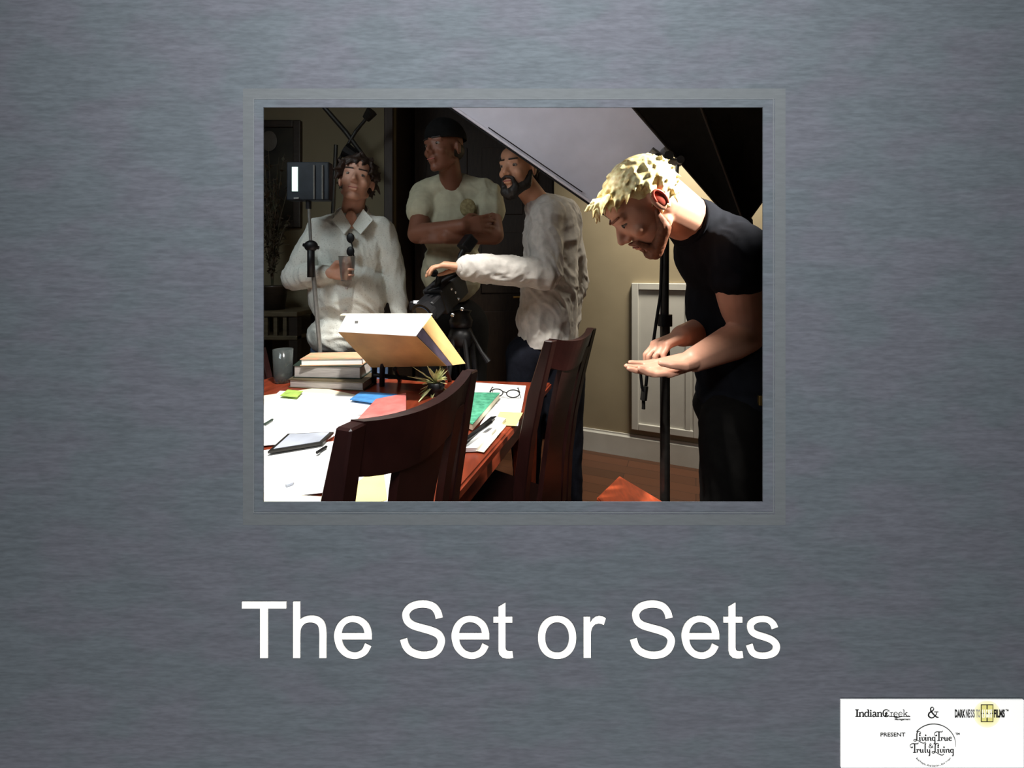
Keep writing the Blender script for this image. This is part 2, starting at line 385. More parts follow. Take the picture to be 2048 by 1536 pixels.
# --- script logo
sc, ox, oy = 21.33, 1810, 1440
I = Ink()
def q(pts, w, dx=0, dy=0, smooth=True): I.st(pts, w, sc, ox, oy, smooth, dx, dy)
def g_i(x, dx, dy):
    I.dot(x, 588, 32, sc, ox, oy, dx, dy); q([(x, 672), (x+2, 795), (x+40, 805)], [50, 50, 20], dx, dy)
    q([(x-35, 682), (x+20, 674)], 20, dx, dy)
def g_L(dx, dy):
    q([(575, 525), (605, 500), (600, 455), (550, 428), (490, 440), (455, 500), (447, 600), (447, 740), (420, 820), (360, 842), (312, 815), (330, 775), (400, 770), (500, 812), (620, 885), (720, 922), (790, 905), (828, 862)], [16, 22, 20, 18, 30, 42, 48, 46, 26, 18, 18, 18, 20, 26, 30, 26, 20, 12], dx, dy)
    I.dot(575, 515, 30, sc, ox, oy, dx, dy)
def g_v(dx, dy):
    q([(645, 672), (670, 690), (680, 790), (715, 808)], [20, 46, 44, 20], dx, dy); q([(715, 808), (765, 780), (768, 700), (735, 668)], [18, 20, 26, 30], dx, dy)
def g_n(dx, dy):
    q([(875, 680), (920, 690), (925, 820)], [16, 46, 46], dx, dy, False); q([(930, 710), (975, 672), (1030, 680)], [14, 18, 22], dx, dy)
    q([(1028, 678), (1030, 800), (1078, 806)], [46, 46, 16], dx, dy)
def g_g(dx, dy):
    q([(1205, 680), (1150, 672), (1105, 710), (1108, 780), (1150, 812), (1200, 790)], [18, 22, 44, 44, 22, 16], dx, dy)
    q([(1213, 672), (1213, 780), (1213, 930), (1160, 955)], [44, 44, 44, 22], dx, dy); q([(1180, 672), (1235, 672)], 16, dx, dy)
for dx, dy in ((0, 0), (778, 508)):
    g_L(dx, dy); g_i(575, dx, dy); g_v(dx, dy); g_i(825, dx, dy); g_n(dx, dy); g_g(dx, dy)
def g_T(dx, dy):
    q([(250, 1090), (215, 1120), (170, 1080), (170, 1000), (240, 950), (330, 945), (455, 952), (500, 935), (510, 895)], [26, 18, 20, 20, 22, 26, 26, 20, 12], dx, dy)
    I.dot(247, 1098, 30, sc, ox, oy, dx, dy); q([(356, 950), (356, 1315)], 50, dx, dy); q([(280, 1322), (430, 1322)], 22, dx, dy)
def g_r(dx, dy):
    q([(415, 1195), (468, 1190), (468, 1322)], [16, 46, 46], dx, dy, False); q([(480, 1215), (520, 1185), (545, 1200)], [14, 22, 30], dx, dy); I.dot(548, 1218, 22, sc, ox, oy, dx, dy)
def g_u(dx, dy):
    q([(575, 1188), (605, 1200), (608, 1300), (650, 1318), (700, 1290)], [20, 46, 44, 24, 16], dx, dy); q([(702, 1185), (704, 1300), (745, 1312)], [46, 46, 16], dx, dy)
for dx, dy in ((0, 0), (1033, -505)): g_T(dx, dy); g_r(dx, dy); g_u(dx, dy)
q([(845, 948), (805, 965), (802, 1100), (804, 1300), (850, 1312)], [16, 46, 48, 46, 16])
q([(870, 1188), (898, 1200), (900, 1290), (940, 1315), (975, 1290)], [20, 44, 44, 22, 16]); q([(992, 1185), (995, 1300), (992, 1430), (945, 1465)], [46, 46, 44, 20])
q([(1826, 755), (1920, 705), (1885, 668), (1820, 700), (1818, 775), (1875, 812), (1935, 785)], [16, 18, 24, 34, 44, 30, 14])
q([(1130, 1040), (1085, 1100), (1020, 1125), (965, 1090), (990, 1035), (1055, 990), (1050, 950), (1010, 950), (995, 990), (1050, 1060), (1140, 1120)], [12, 14, 18, 26, 20, 16, 14, 14, 22, 28, 16]); q([(1105, 1040), (1130, 1035), (1130, 1070)], 14)
# ring around the script
cx, cy, R = 1863.5, 1496.5, 51.5; ring = []; rw = []
for j in range(41):
    a = math.radians(219+(360+5-219-0)*j/40.0); ring.append(V((wx(1864.5+44*math.cos(a)), wz(1487+42*math.sin(a))))); rw.append((1.4 if j < 32 else 1.4*(41-j)/9)*k)
I.ribbon(ring, rw, CY0, CY1)
I.build('script_logo', M['ink'], card)
# --- strapline on an arc
arc = []; L_ = "Real People... Real Stories... Real Issues"; n = len(L_)
adv = {'.': .45, 'l': .5, 'i': .45, ' ': .45, 't': .6}
tot = sum(adv.get(c_, 1) for c_ in L_); u = 0
for c_ in L_:
    a_ = adv.get(c_, 1); t = (u+a_/2)/tot; u += a_
    if c_ == ' ': continue
    an = math.radians(142-(142-37)*t); px_, py_ = 1864+44*math.cos(an), 1487.5+42.5*math.sin(an)
    arc.append(text_mesh(c_, 0, 0, 0, 0, bold=.06, rot=(math.pi/2-an)*-1, c=(px_, py_), h=4.6, widen=.62))
link('strapline', join(arc), M['ink'], card)
# --- serif wordmark
sc, ox, oy = 15.754, 1700, 1405
I = Ink()
def z(pts, w, smooth=True): I.st(pts, w, sc, ox, oy, smooth)
z([(188, 180), (188, 400)], 50); z([(130, 185), (240, 185)], 20); z([(130, 398), (245, 398)], 20)
for x in (275, 845):
    z([(x, 260), (x, 400)], 42); z([(x-38, 268), (x, 268)], 18); z([(x-35, 398), (x+38, 398)], 18)
    z([(x+15, 290), (x+60, 262), (x+100, 285), (x+105, 330), (x+105, 400)], [16, 26, 40, 42, 42]); z([(x+70, 398), (x+142, 398)], 18)
z([(540, 275), (480, 258), (435, 300), (435, 365), (475, 400), (535, 375)], [16, 26, 42, 42, 26, 16]); z([(543, 180), (543, 400)], 44); z([(500, 183), (540, 183)], 16); z([(540, 398), (585, 398)], 16)
z([(618, 262), (618, 400)], 42); I.dot(617, 212, 26, sc, ox, oy); z([(585, 268), (615, 268)], 16); z([(582, 398), (655, 398)], 18)
z([(680, 290), (720, 258), (765, 275), (772, 330), (775, 385), (815, 398)], [26, 28, 36, 42, 42, 16]); z([(768, 320), (700, 340), (680, 380), (715, 402), (770, 370)], [16, 24, 36, 28, 16])
z([(1190, 250), (1165, 200), (1100, 183), (1030, 210), (1005, 290), (1030, 375), (1100, 402), (1160, 388), (1192, 340)], [12, 16, 18, 30, 40, 36, 26, 20, 12]); z([(1190, 185), (1190, 252)], 10)
z([(1100, 250), (1095, 310), (1080, 390)], [20, 34, 60]); z([(1060, 295), (1095, 300), (1150, 292)], [20, 30, 12]); z([(1100, 330), (1150, 375)], [26, 20]); I.dot(1142, 240, 9, sc, ox, oy); I.dot(1120, 270, 9, sc, ox, oy)
z([(1262, 265), (1262, 398)], 20); z([(1215, 272), (1262, 268)], 12); z([(1265, 300), (1290, 265), (1320, 275)], [10, 14, 22]); z([(1195, 400), (1320, 396), (1400, 420), (1500, 412), (1620, 398), (1855, 400)], [22, 18, 34, 22, 12, 16])
for x in (1340, 1490):
    z([(x+5, 322), (x+110, 318), (x+95, 270), (x+50, 258), (x+8, 300), (x+8, 360), (x+55, 395), (x+110, 375)], [10, 12, 16, 12, 20, 24, 18, 10])
z([(1660, 185), (1660, 398)], 20); z([(1625, 188), (1660, 184)], 10); z([(1668, 330), (1750, 268)], 12); z([(1690, 312), (1775, 395)], 24); z([(1715, 266), (1775, 266)], 10); z([(1790, 365), (1850, 400)], [10, 26])
I.build('wordmark', M['ink'], card)
link('small_caption', text_mesh('Management', 1787, 1433.3, 1818, 1438.6, bold=.03), M['ink'], card)
pm = Ink(); 
link('small_capitals', text_mesh('PRESENT', 1758.5, 1462, 1808, 1470, bold=.02), M['ink'], card)
link('trademark', text_mesh('TM', 1907.7, 1462.5, 1916.3, 1466.8, bold=.02), M['ink'], card); link('trademark', text_mesh('TM', 2007.5, 1415.9, 2013.8, 1419.6, bold=.03), M['ink'], card)
I = Ink(); sc, ox, oy = 10.24, 1850, 1386
I.st([(245, 358), (160, 358)], 12, sc, ox, oy); I.st([(215, 362), (200, 410), (150, 465), (95, 478), (45, 440), (60, 380), (130, 330), (150, 290), (120, 262), (88, 285), (95, 340), (150, 410), (205, 460), (250, 468)], [10, 14, 16, 22, 30, 26, 20, 16, 14, 20, 28, 30, 26, 10], sc, ox, oy)
I.build('ampersand', M['ink'], card)
sc, ox, oy = 15.754, 1895, 1400
def px_(x): return ox+x/sc
def py_(y): return oy+y/sc
def cond(txt, x0, x1, m, y0=250, y1=508, bold=.02):
    link('condensed_lettering', text_mesh(txt, px_(x0), py_(y0), px_(x1), py_(y1), bold=bold), m, card)
g1 = mat('dark_grey_ink', (.05, .05, .05), .7); g2 = mat('mid_grey_ink', (.16, .16, .16), .7); g3 = mat('light_grey_ink', (.3, .3, .28), .7)
cond('DARK', 185, 515, M['ink'], bold=.05); cond('NE', 530, 660, g1, bold=.04); cond('SS', 675, 812, g2, bold=.035); cond('TO', 850, 985, g3, bold=.035)
cond('FILMS', 1408, 1755, M['ink'], bold=.05)
# glowing window emblem
halo = bpy.data.materials.new('soft_yellow_print'); t, N, L = nt(halo)
tc = N.new('ShaderNodeTexCoord'); mp = N.new('ShaderNodeMapping'); gr = N.new('ShaderNodeTexGradient'); gr.gradient_type = 'SPHERICAL'
hx, hz_ = wx(px_(1198)), wz(py_(400))
rr = 34*k; mp.inputs['Scale'].default_value = (1/rr, 1/rr, 1/rr)
L.new(tc.outputs['Object'], mp.inputs['Vector']); L.new(mp.outputs['Vector'], gr.inputs['Vector'])
rp = N.new('ShaderNodeValToRGB'); rp.color_ramp.elements[0].color = (.97, .98, .96, 1); rp.color_ramp.elements[1].position = .45; rp.color_ramp.elements[1].color = (.90, .86, .42, 1)
L.new(gr.outputs['Fac'], rp.inputs['Fac']); L.new(rp.outputs['Color'], N['Principled BSDF'].inputs['Base Color']); N['Principled BSDF'].inputs['Roughness'].default_value = .7; N['Principled BSDF'].inputs['Specular IOR Level'].default_value = .1
mb = MB(); zt = (wz(1399)-hz_); mb.poly([(max(-27*k, min(27*k, 27*k*math.cos(a*math.pi/24))), min(zt, 27*k*math.sin(a*math.pi/24))) for a in range(48)], -.00143, -.0013)
o = mb.build('yellow_halo', halo, card, local=True); o.location = V((hx, D, hz_))-V(card.location)
pane = MB(); pane.box((wx(px_(1198)), D-.00146, wz(py_(368))), ((1385-1010)/sc*k, .0001, 540/sc*k)); pane.build('window_pane', M['yellow'], card)
I = Ink()
for a, b_, w in (((1012, 105), (1012, 635), 22), ((1380, 105), (1380, 635), 20), ((1196, 105), (1196, 245), 34), ((1196, 510), (1196, 635), 34), ((1002, 105), (1390, 105), 22), ((1002, 633), (1390, 633), 22), ((1002, 372), (1040, 372), 20), ((1345, 372), (1390, 372), 20)):
    I.st([a, b_], w, sc, ox, oy, False)
I.build('window_bars', M['ink'], card)
I = Ink()
def wst(p, w=20): I.st(p, w, sc, ox, oy, False)
wst([(1048, 255), (1048, 498), (1085, 498)]); wst([(1108, 255), (1108, 505)]); wst([(1205, 300), (1180, 262), (1165, 300), (1165, 460), (1185, 498), (1208, 480), (1208, 400)], 18)
wst([(1240, 255), (1240, 505)]); wst([(1285, 255), (1285, 505)]); wst([(1240, 390), (1285, 390)]); wst([(1332, 265), (1332, 505)]); wst([(1305, 265), (1360, 265)])
wl = I.build('white_lettering', M['card'], card)
for v in wl.data.vertices: v.co.y -= .00003
I = Ink(); sc2 = sc
for x, r in ((1080, 14), (1196, 22), (1300, 14)): I.dot(x, 372, r, sc, ox, oy)
o = I.build('window_studs', M['ink'], card)
for v in o.data.vertices: v.co.y -= .0001
# ================================================================ room
def slab(name, pts, th, m):                # vertical wall along a plan polyline segment
    (a, b), z0, z1 = pts; a = V((*a, 0)); b = V((*b, 0)); d = (b-a).normalized(); n = V((-d.y, d.x, 0))*th
    if n.y < 0: n = -n
    mb = MB(); mb.hexa([a+V((0,0,z0)), b+V((0,0,z0)), b+n+V((0,0,z0)), a+n+V((0,0,z0)), a+V((0,0,z1)), b+V((0,0,z1)), b+n+V((0,0,z1)), a+n+V((0,0,z1))])
    return struct(mb.build(name, m))
CE = 2.7
mb = MB(); mb.box((0, 1.3, -.05), (5.3, 7.4, .1)); struct(mb.build('floor', M['floor']))
mb = MB(); mb.box((0, 1.3, CE+.05), (5.3, 7.4, .1)); struct(mb.build('ceiling', M['ceiling']))
RA = V((.30, 3.03+.069)); RD = V((.914, -.405)).normalized()
def rw_(t): p = RA+RD*t; return (p.x, p.y)
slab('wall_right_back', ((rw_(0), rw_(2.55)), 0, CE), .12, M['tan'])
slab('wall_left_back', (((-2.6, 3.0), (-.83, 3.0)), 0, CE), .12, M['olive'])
mb = MB(); mb.box((-2.62, 1.3, CE/2), (.08, 7.4, CE)); struct(mb.build('wall_left', M['olive']))
mb = MB(); mb.box((2.66, 1.3, CE/2), (.08, 7.4, CE)); struct(mb.build('wall_right', M['tan']))
mb = MB(); mb.box((0, -2.4, CE/2), (5.3, .08, CE)); struct(mb.build('wall_behind', M['grid']))
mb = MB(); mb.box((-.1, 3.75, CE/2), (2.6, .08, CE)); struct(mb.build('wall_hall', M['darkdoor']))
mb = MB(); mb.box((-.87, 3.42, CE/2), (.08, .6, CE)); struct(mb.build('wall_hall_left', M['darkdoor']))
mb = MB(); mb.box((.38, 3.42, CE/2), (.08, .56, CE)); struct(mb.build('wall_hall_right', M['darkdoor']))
# dark panelled door in the hall
mb = MB(); x0, x1, y = -.80, .18, 3.62
mb.box(((x0+x1)/2, y, 1.2), (x1-x0, .04, 2.4))
for cx_ in (x0+.26, x1-.26):
    for z0, z1 in ((.2, .9), (1.05, 1.55), (1.7, 2.25)):
        mb.box((cx_, y-.025, (z0+z1)/2), (.34, .014, z1-z0), bev=.004)
dr = struct(mb.build('door_1', M['darkdoor']))
m2 = MB(); m2.tube([(x1-.07, y-.03, 1.02), (x1-.07, y-.07, 1.02), (x1-.17, y-.07, 1.02)], .009); m2.lathe((x1-.07, y-.03, 1.02), [(.0, -.01), (.026, -.01), (.026, .01), (0, .01)], R=Matrix.Rotation(math.pi/2, 3, 'X'))
m2.build('door_handle', M['gold'], dr)
# jamb and casing at the opening
mb = MB(); mb.box((-.845, 2.985, CE/2), (.06, .03, CE), bev=.004); struct(mb.build('trim_3', M['darkdoor']))
# baseboards
def base(name, p, q_, h, th, m):
    p = V(p); q_ = V(q_); d = (q_-p).normalized(); n = V((d.y, -d.x))
    if n.y > 0: n = -n
    mb = MB(); rg = []
    prof = [(0, 0), (th, 0), (th, h*.86), (th*.55, h*.93), (th*.5, h), (0, h)]
    for e in (p, q_): rg.append([V((e.x+n.x*u_, e.y+n.y*u_, z_)) for u_, z_ in prof])
    mb.rings(rg); return struct(mb.build(name, m))
base('baseboard_right', rw_(0), rw_(2.5), .15, .016, M['trimwhite'])
base('baseboard_left', (-2.55, 3.0), (-.88, 3.0), .15, .016, M['trimwhite'])
# white access panel on the right wall
def onwall(px, z=None, py=None, off=0):    # where the sight line meets the wall
    dx = (px-1024)/F; t = (RA.x-dx*RA.y)/(dx*RD.y-RD.x); p = RA+RD*t
    zz = z if z is not None else H-(py-HZ)*p.y/F
    nn = V((-RD.y, RD.x)); nn = -nn if nn.y > 0 else nn
    p = p+nn*off; return V((p.x, p.y, zz))
PL, PR = 1264, 1402; a = onwall(PL, py=566); b = onwall(PR, py=566); zt_ = a.z+.0; zb_ = onwall(1267, py=857).z
ap = thing('access_panel', 'white framed access panel set low in the tan wall', 'wall panel', (a.x, a.y, zb_))
ang = math.atan2(RD.y, RD.x); RW = Matrix.Rotation(ang, 3, 'Z'); wd = (b-a).length
cxp = (a+b)/2; mid = V((cxp.x, cxp.y, (zt_+zb_)/2)); hh = zt_-zb_; nn = RW @ V((0, -1, 0))
mb = MB(); mb.box(mid+nn*.006, (wd, .012, hh), RW, bev=.002); mb.build('panel_board', M['trimwhite'], ap)
fr = MB()
for sx in (-1, 1): fr.box(mid+RW @ V((sx*(wd/2-.022), -.018, 0)), (.044, .014, hh), RW, bev=.004)
for sz in (-1, 1): fr.box(mid+RW @ V((0, -.018, sz*(hh/2-.022))), (wd-.088, .014, .044), RW, bev=.004)
fr.build('panel_frame', M['trimwhite'], ap)
fr = MB(); fr.box(mid+RW @ V((wd*.32, -.016, 0)), (.03, .012, hh-.09), RW, bev=.003); fr.build('hinge_strip', M['trimwhite'], ap)

# ================================================================ left background
pic = thing('framed_picture', 'dark framed portrait hanging on the olive wall above the lamp panel', 'picture', tuple(W(560, 455, 2.96)))
c0, c1 = W(500, 240, 2.97), W(601, 455, 2.97); cm = (c0+c1)/2; w_, h_ = c1.x-c0.x, c0.z-c1.z
mb = MB()
for sx in (-1, 1): mb.box((cm.x+sx*(w_/2-.025), 2.98, cm.z), (.05, .035, h_), bev=.006)
for sz in (-1, 1): mb.box((cm.x, 2.98, cm.z+sz*(h_/2-.025)), (w_-.1, .035, .05), bev=.006)
mb.build('picture_frame', M['darkwood'], pic)
mb = MB(); mb.box((cm.x, 2.985, cm.z), (w_-.09, .01, h_-.09)); mb.build('print', mat('dim_dark_print', (.012, .012, .012), .35, .4, 5, col2=(.035, .03, .02)), pic)
e_ = W(538, 282, 2.975); mb = MB(); mb.ell(e_, (.055, .004, .07)); mb.build('portrait_face', mat('dim_portrait_tone', (.09, .075, .06), .6, .2, 10), pic)
# shelf unit
sh = thing('shelf_unit', 'low dark slatted wooden shelf unit against the left wall', 'shelf', (W(527, 700, 2.75).x-.25, 2.72, 0))
L0, L1 = W(470, 0, 2.6).x, W(597, 0, 2.6).x; zt2 = W(0, 628, 2.6).z; zz = W(0, 675, 2.6).z
mb = MB(); mb.box(((L0+L1)/2, 2.75, zt2), (L1-L0, .34, .03), bev=.004); mb.build('top_board', M['shelfwood'], sh)
mb = MB(); mb.box(((L0+L1)/2, 2.75, zz), (L1-L0, .34, .025), bev=.004); mb.build('shelf_board', M['shelfwood'], sh)
mb = MB(); mb.box(((L0+L1)/2, 2.75, .3), (L1-L0, .34, .025)); mb.build('shelf_board', M['darkwood'], sh)
for i in range(7):
    mb = MB(); x_ = L0+.02+(L1-L0-.04)*i/6; mb.box((x_, 2.6, (zt2+zz)/2), (.022, .02, zt2-zz-.02)); mb.build('slat', M['shelfwood'], sh)
for x_ in (L0+.025, L1-.025):
    for y_ in (2.61, 2.89): mb = MB(); mb.box((x_, y_, zt2/2-.01), (.05, .05, zt2-.02)); mb.build('leg', M['darkwood'], sh)
# potted dried plant on the shelf
pp = W(548, 628, 2.74)
pl = thing('potted_plant', 'tall dried dark plant in a pot on the low shelf unit', 'plant', (pp.x, pp.y, zt2+.015))
mb = MB(); mb.lathe((pp.x, pp.y, zt2+.016), [(.0, 0), (.06, 0), (.08, .14), (.085, .15), (.07, .15), (.065, .12), (0, .12)]); mb.build('pot', M['darkwood'], pl, smooth=True)
mb = MB(); lf = MB(); rnd = random.Random(4)
for i in range(34):
    a_ = rnd.uniform(0, 6.28); hgt = rnd.uniform(.35, .95); rad = rnd.uniform(.03, .17)
    P = [V((pp.x+math.cos(a_)*rad*t*t, pp.y-.02+math.sin(a_)*rad*t*t*.7, zt2+.13+hgt*t)) for t in (0, .3, .6, .85, 1)]
    mb.tube(P, [.004, .004, .003, .002, .001], n=5)
    for j in range(11):
        t = rnd.uniform(.25, 1); p = P[0].lerp(P[-1], t); p.x = pp.x+math.cos(a_)*rad*t*t; d = V((rnd.uniform(-1, 1), rnd.uniform(-1, 1), rnd.uniform(-.4, .8))).normalized()*rnd.uniform(.03, .07); sN = d.cross(V((0, 0, 1))).normalized()*.01
        lf.face([p, p+d*.5+sN, p+d, p+d*.5-sN])
mb.build('stems', M['leaf'], pl); 
lm = lf.mesh(); lo = link('leaves', lm, M['leaf'], pl)
sd = lo.modifiers.new('thick', 'SOLIDIFY'); sd.thickness = .0012
# ================================================================ table
TZ = .75
ed = V((.296, .955)).normalized(); pd = V((-.995, .09)).normalized()
P_far = V((.17, 1.86)); 
def tp(u, v): p = P_far-ed*u+pd*v; return V((p.x, p.y, 0))   # u along the long edge towards the wall opening, v across
LEN, WID = 1.28, 1.25
tb = thing('dining_table', 'red cherry wood dining table covered with papers and books', 'table', tuple(tp(LEN/2, WID/2)))
def tslab(u0, u1, v0, v1, z0, z1, bev=0):
    mb = MB(); mb.hexa([tp(u1, v1)+V((0,0,z0)), tp(u1, v0)+V((0,0,z0)), tp(u0, v0)+V((0,0,z0)), tp(u0, v1)+V((0,0,z0)), tp(u1, v1)+V((0,0,z1)), tp(u1, v0)+V((0,0,z1)), tp(u0, v0)+V((0,0,z1)), tp(u0, v1)+V((0,0,z1))])
    if bev: bmesh.ops.bevel(mb.b, geom=list(mb.b.edges), offset=bev, segments=3, affect='EDGES')
    return mb
tslab(0, LEN, 0, WID, TZ-.028, TZ, .006).build('tabletop', M['tablewood'], tb)
for a_ in ((.06, LEN-.06, .05, .072), (.06, LEN-.06, WID-.072, WID-.05), (.06, .082, .05, WID-.05), (LEN-.082, LEN-.06, .05, WID-.05)):
    tslab(*a_, TZ-.125, TZ-.028, .002).build('apron', M['tablewood'], tb)
for u_, v_ in ((.09, .09), (.09, WID-.09), (LEN-.09, .09), (LEN-.09, WID-.09)):
    c_ = tp(u_, v_); mb = MB(); R_ = Matrix.Rotation(math.atan2(ed.y, ed.x), 3, 'Z')
    h0 = [c_+R_ @ V((x*.045, y*.045, TZ-.03)) for x, y in ((-1,-1),(1,-1),(1,1),(-1,1))]; h1 = [c_+R_ @ V((x*.027, y*.027, 0)) for x, y in ((-1,-1),(1,-1),(1,1),(-1,1))]
    mb.hexa(h1+h0); mb.build('leg', M['tablewood'], tb)

# ================================================================ chairs (local frame: seat faces +Y, back rest at y=0)
def chair_parts(root, w=.40, hb=1.0, ht=1.03, m=M['cherry'], rake=.10, crown=.02, slitl=True):
    # back posts
    def backpt(x, z): t = max(0, (z-.45)/(ht-.45)); return V((x, -rake*t*t, z))
    for sx in (-1, 1):
        pts = [backpt(sx*(w/2-.014), z) for z in (0, .2, .45, .6, .75, .88, ht)]
        pts[0].y = -.05; pts[1].y = -.02
        mb = MB(); rg = []
        for i, p in enumerate(pts):
            wx_ = .016; wy_ = .020 if i < 6 else .013
            rg.append([p+V((wx_, wy_, 0)), p+V((-wx_, wy_, 0)), p+V((-wx_, -wy_, 0)), p+V((wx_, -wy_, 0))])
        mb.rings(rg); bmesh.ops.bevel(mb.b, geom=list(mb.b.edges), offset=.003, segments=1, affect='EDGES'); mb.build('back_post', m, root, local=True)
    # crest rail with curved lower and upper edge
    n = 12; rg = []
    for i in range(n+1):
        s = -1+2*i/n; x = s*(w/2-.024); zt = ht-.004-.012*(1-s*s)+crown*s*s*.3; zb = ht-.075-.055*(1-s*s)*.6; yb = .028*(1-s*s)
        a = backpt(x, zt); b = backpt(x, zb); a.y -= yb*.8; b.y -= yb*.8
        rg.append([a+V((0, .011, 0)), a+V((0, -.011, 0)), b+V((0, -.011, 0)), b+V((0, .011, 0))])
    mb = MB(); mb.rings(rg); mb.build('crest_rail', m, root, local=True)
    # splats: one broad centre board and one narrow slat at each side of it
    for cx_, hw in ((-.0, .062), (-.115*w/.4, .0), (.118*w/.4, .014)):
        if hw == 0: continue
        mb = MB(); rg = []
        for j in range(7):
            z = .46+(ht-.055-.46)*j/6; p = backpt(cx_, z); p.y -= .018
            ww = hw*(1+.12*math.cos(j*1.05))
            rg.append([p+V((-ww, .008, 0)), p+V((ww, .008, 0)), p+V((ww, -.008, 0)), p+V((-ww, -.008, 0))])
        mb.rings(rg); mb.build('splat', m, root, local=True)
    mb = MB(); mb.box((0, -.004, .475), (w-.05, .022, .05), bev=.003); mb.build('lower_rail', m, root, local=True)
    # seat, front legs, stretchers
    mb = MB(); mb.hexa([(-w/2+.01, .0, .43), (w/2-.01, .0, .43), (w/2+.02, .40, .43), (-w/2-.02, .40, .43), (-w/2+.01, .0, .462), (w/2-.01, .0, .462), (w/2+.02, .40, .462), (-w/2-.02, .40, .462)])
    bmesh.ops.bevel(mb.b, geom=list(mb.b.edges), offset=.008, segments=2, affect='EDGES'); mb.build('seat', m, root, local=True)
    for sx in (-1, 1):
        mb = MB(); mb.box((sx*(w/2-.012), .37, .215), (.035, .035, .43), bev=.003); mb.build('front_leg', m, root, local=True)
        mb = MB(); mb.box((sx*(w/2-.014), .175, .22), (.018, .36, .03), bev=.002); mb.build('stretcher', m, root, local=True)
def place_chair(label, PLft, PRgt, z_up=None, **kw):
    # PLft / PRgt: plan positions of the tops of the back posts; chair faces left of the line going L->R
    a = V(PLft); b = V(PRgt); d = (b-a); w = d.length; ang = math.atan2(d.y, d.x)
    root = thing('dining_chair', label, 'chair', (0, 0, 0), ang, 'dark cherry dining chairs')
    chair_parts(root, w=w, **kw)
    rk = kw.get('rake', .10); mid = (a+b)/2; off = Matrix.Rotation(ang, 2) @ V((0, rk)); root.location = (mid.x+off.x, mid.y+off.y, 0)
    return root
q1, q2 = W(688, 862, .56), W(945, 742, .90)
c1_ = place_chair('dark cherry dining chair nearest the opening, its broad back over the papers', (q1.x, q1.y), (q2.x, q2.y), ht=1.02, rake=.07)
q1, q2 = W(1097, 700, 1.18), W(1186, 640, 1.46)
c2_ = place_chair('second dark cherry dining chair, beside the grey-shirted person', (q1.x, q1.y), (q2.x, q2.y), ht=1.035, rake=.10)
q1, q2 = V((-1.128, 2.0, 0)), V((-1.248, 1.62, 0))
c3_ = place_chair('dark cherry dining chair at the far left side of the table', (q1.x, q1.y), (q2.x, q2.y), ht=.80, rake=.05)
# low red stool in the lower right
st = thing('wooden_stool', 'orange-red wooden stool top beside the light stand foot', 'stool', (.42, 1.45, 0))
A_, B_, C_, D_ = V((.402, 1.63, 0)), V((.505, 1.44, 0)), V((.36, 1.27, 0)), V((.285, 1.47, 0))
mb = MB(); h0 = [p+V((0, 0, .425)) for p in (A_, B_, C_, D_)]; h1 = [p+V((0, 0, .46)) for p in (A_, B_, C_, D_)]
mb.hexa([h0[0], h0[3], h0[2], h0[1], h1[0], h1[3], h1[2], h1[1]]); bmesh.ops.bevel(mb.b, geom=list(mb.b.edges), offset=.004, segments=2, affect='EDGES'); mb.build('stool_top', M['redwood'], st)
cen = (A_+B_+C_+D_)/4
for p in (A_, B_, C_, D_):
    q_ = p.lerp(cen, .2); r_ = p.lerp(cen, -.02); mb = MB(); mb.tube([q_+V((0, 0, .43)), r_], .014, n=8); mb.build('leg', M['cherry'], st)

# ================================================================ things on the table
def tpix(px, py, z=TZ):                    # table point on a sight line
    Z = (H-z)*F/(py-HZ); return V(((px-1024)*Z/F, Z, z))
LV = [0]
def sheet(name, label, cat, corners, m, th=.0012, z=None, group=None, lift=None):
    z0 = TZ+.0006+(LV[0]*.0014 if lift is None else lift); LV[0] += 1 if lift is None else 0
    P = [tpix(x, y, z0) for x, y in corners]
    mb = MB(); mb.hexa([p for p in P][::-1]+[p+V((0, 0, th)) for p in P][::-1])
    o = mb.build(name, m); tag(o, label, cat, group); return o
sh_ = sheet
sh_('paper_sheet', 'cream paper sheet under the others at the far left corner of the table', 'paper', [(470, 800), (640, 775), (720, 792), (520, 850)], M['cream'], group='papers on the left of the table')
sh_('paper_sheet', 'large white paper sheet in the middle of the left papers', 'paper', [(470, 860), (560, 782), (760, 795), (690, 850)], M['paper'], group='papers on the left of the table')
sh_('paper_sheet', 'white paper sheet touching the blue booklet', 'paper', [(600, 792), (755, 800), (735, 828), (590, 850)], M['paper'], group='papers on the left of the table')
sh_('paper_sheet', 'white paper sheet above the silver tablet', 'paper', [(440, 900), (500, 830), (735, 832), (655, 880)], M['paper'], group='papers on the left of the table')
sh_('paper_sheet', 'white paper sheet below the silver tablet', 'paper', [(400, 1015), (500, 905), (690, 880), (655, 985)], M['paper'], group='papers on the left of the table')
sh_('paper_sheet', 'cream paper sheet in the lower left corner', 'paper', [(440, 1080), (500, 985), (660, 995), (640, 1070)], M['cream'], group='papers on the left of the table')
sh_('paper_sheet', 'white paper sheet seen through the gap in the near chair back', 'paper', [(655, 1060), (640, 900), (770, 880), (800, 1040)], M['paper'], group='papers on the left of the table')
sh_('paper_sheet', 'yellow paper seen through the gap in the near chair back', 'paper', [(640, 1040), (690, 985), (765, 925), (775, 1000)], M['yellowp'])
sh_('greeting_card', 'lime green card near the stack of books', 'card', [(560, 792), (575, 780), (606, 783), (594, 795)], M['limep'], th=.002)
sh_('booklet', 'bright blue booklet behind the pink folder', 'booklet', [(700, 800), (722, 785), (795, 790), (757, 808)], M['bluep'], th=.004)
sh_('folder', 'pinkish red folder along the near chair top', 'folder', [(690, 868), (752, 800), (812, 788), (812, 830)], M['pinkp'], th=.004)
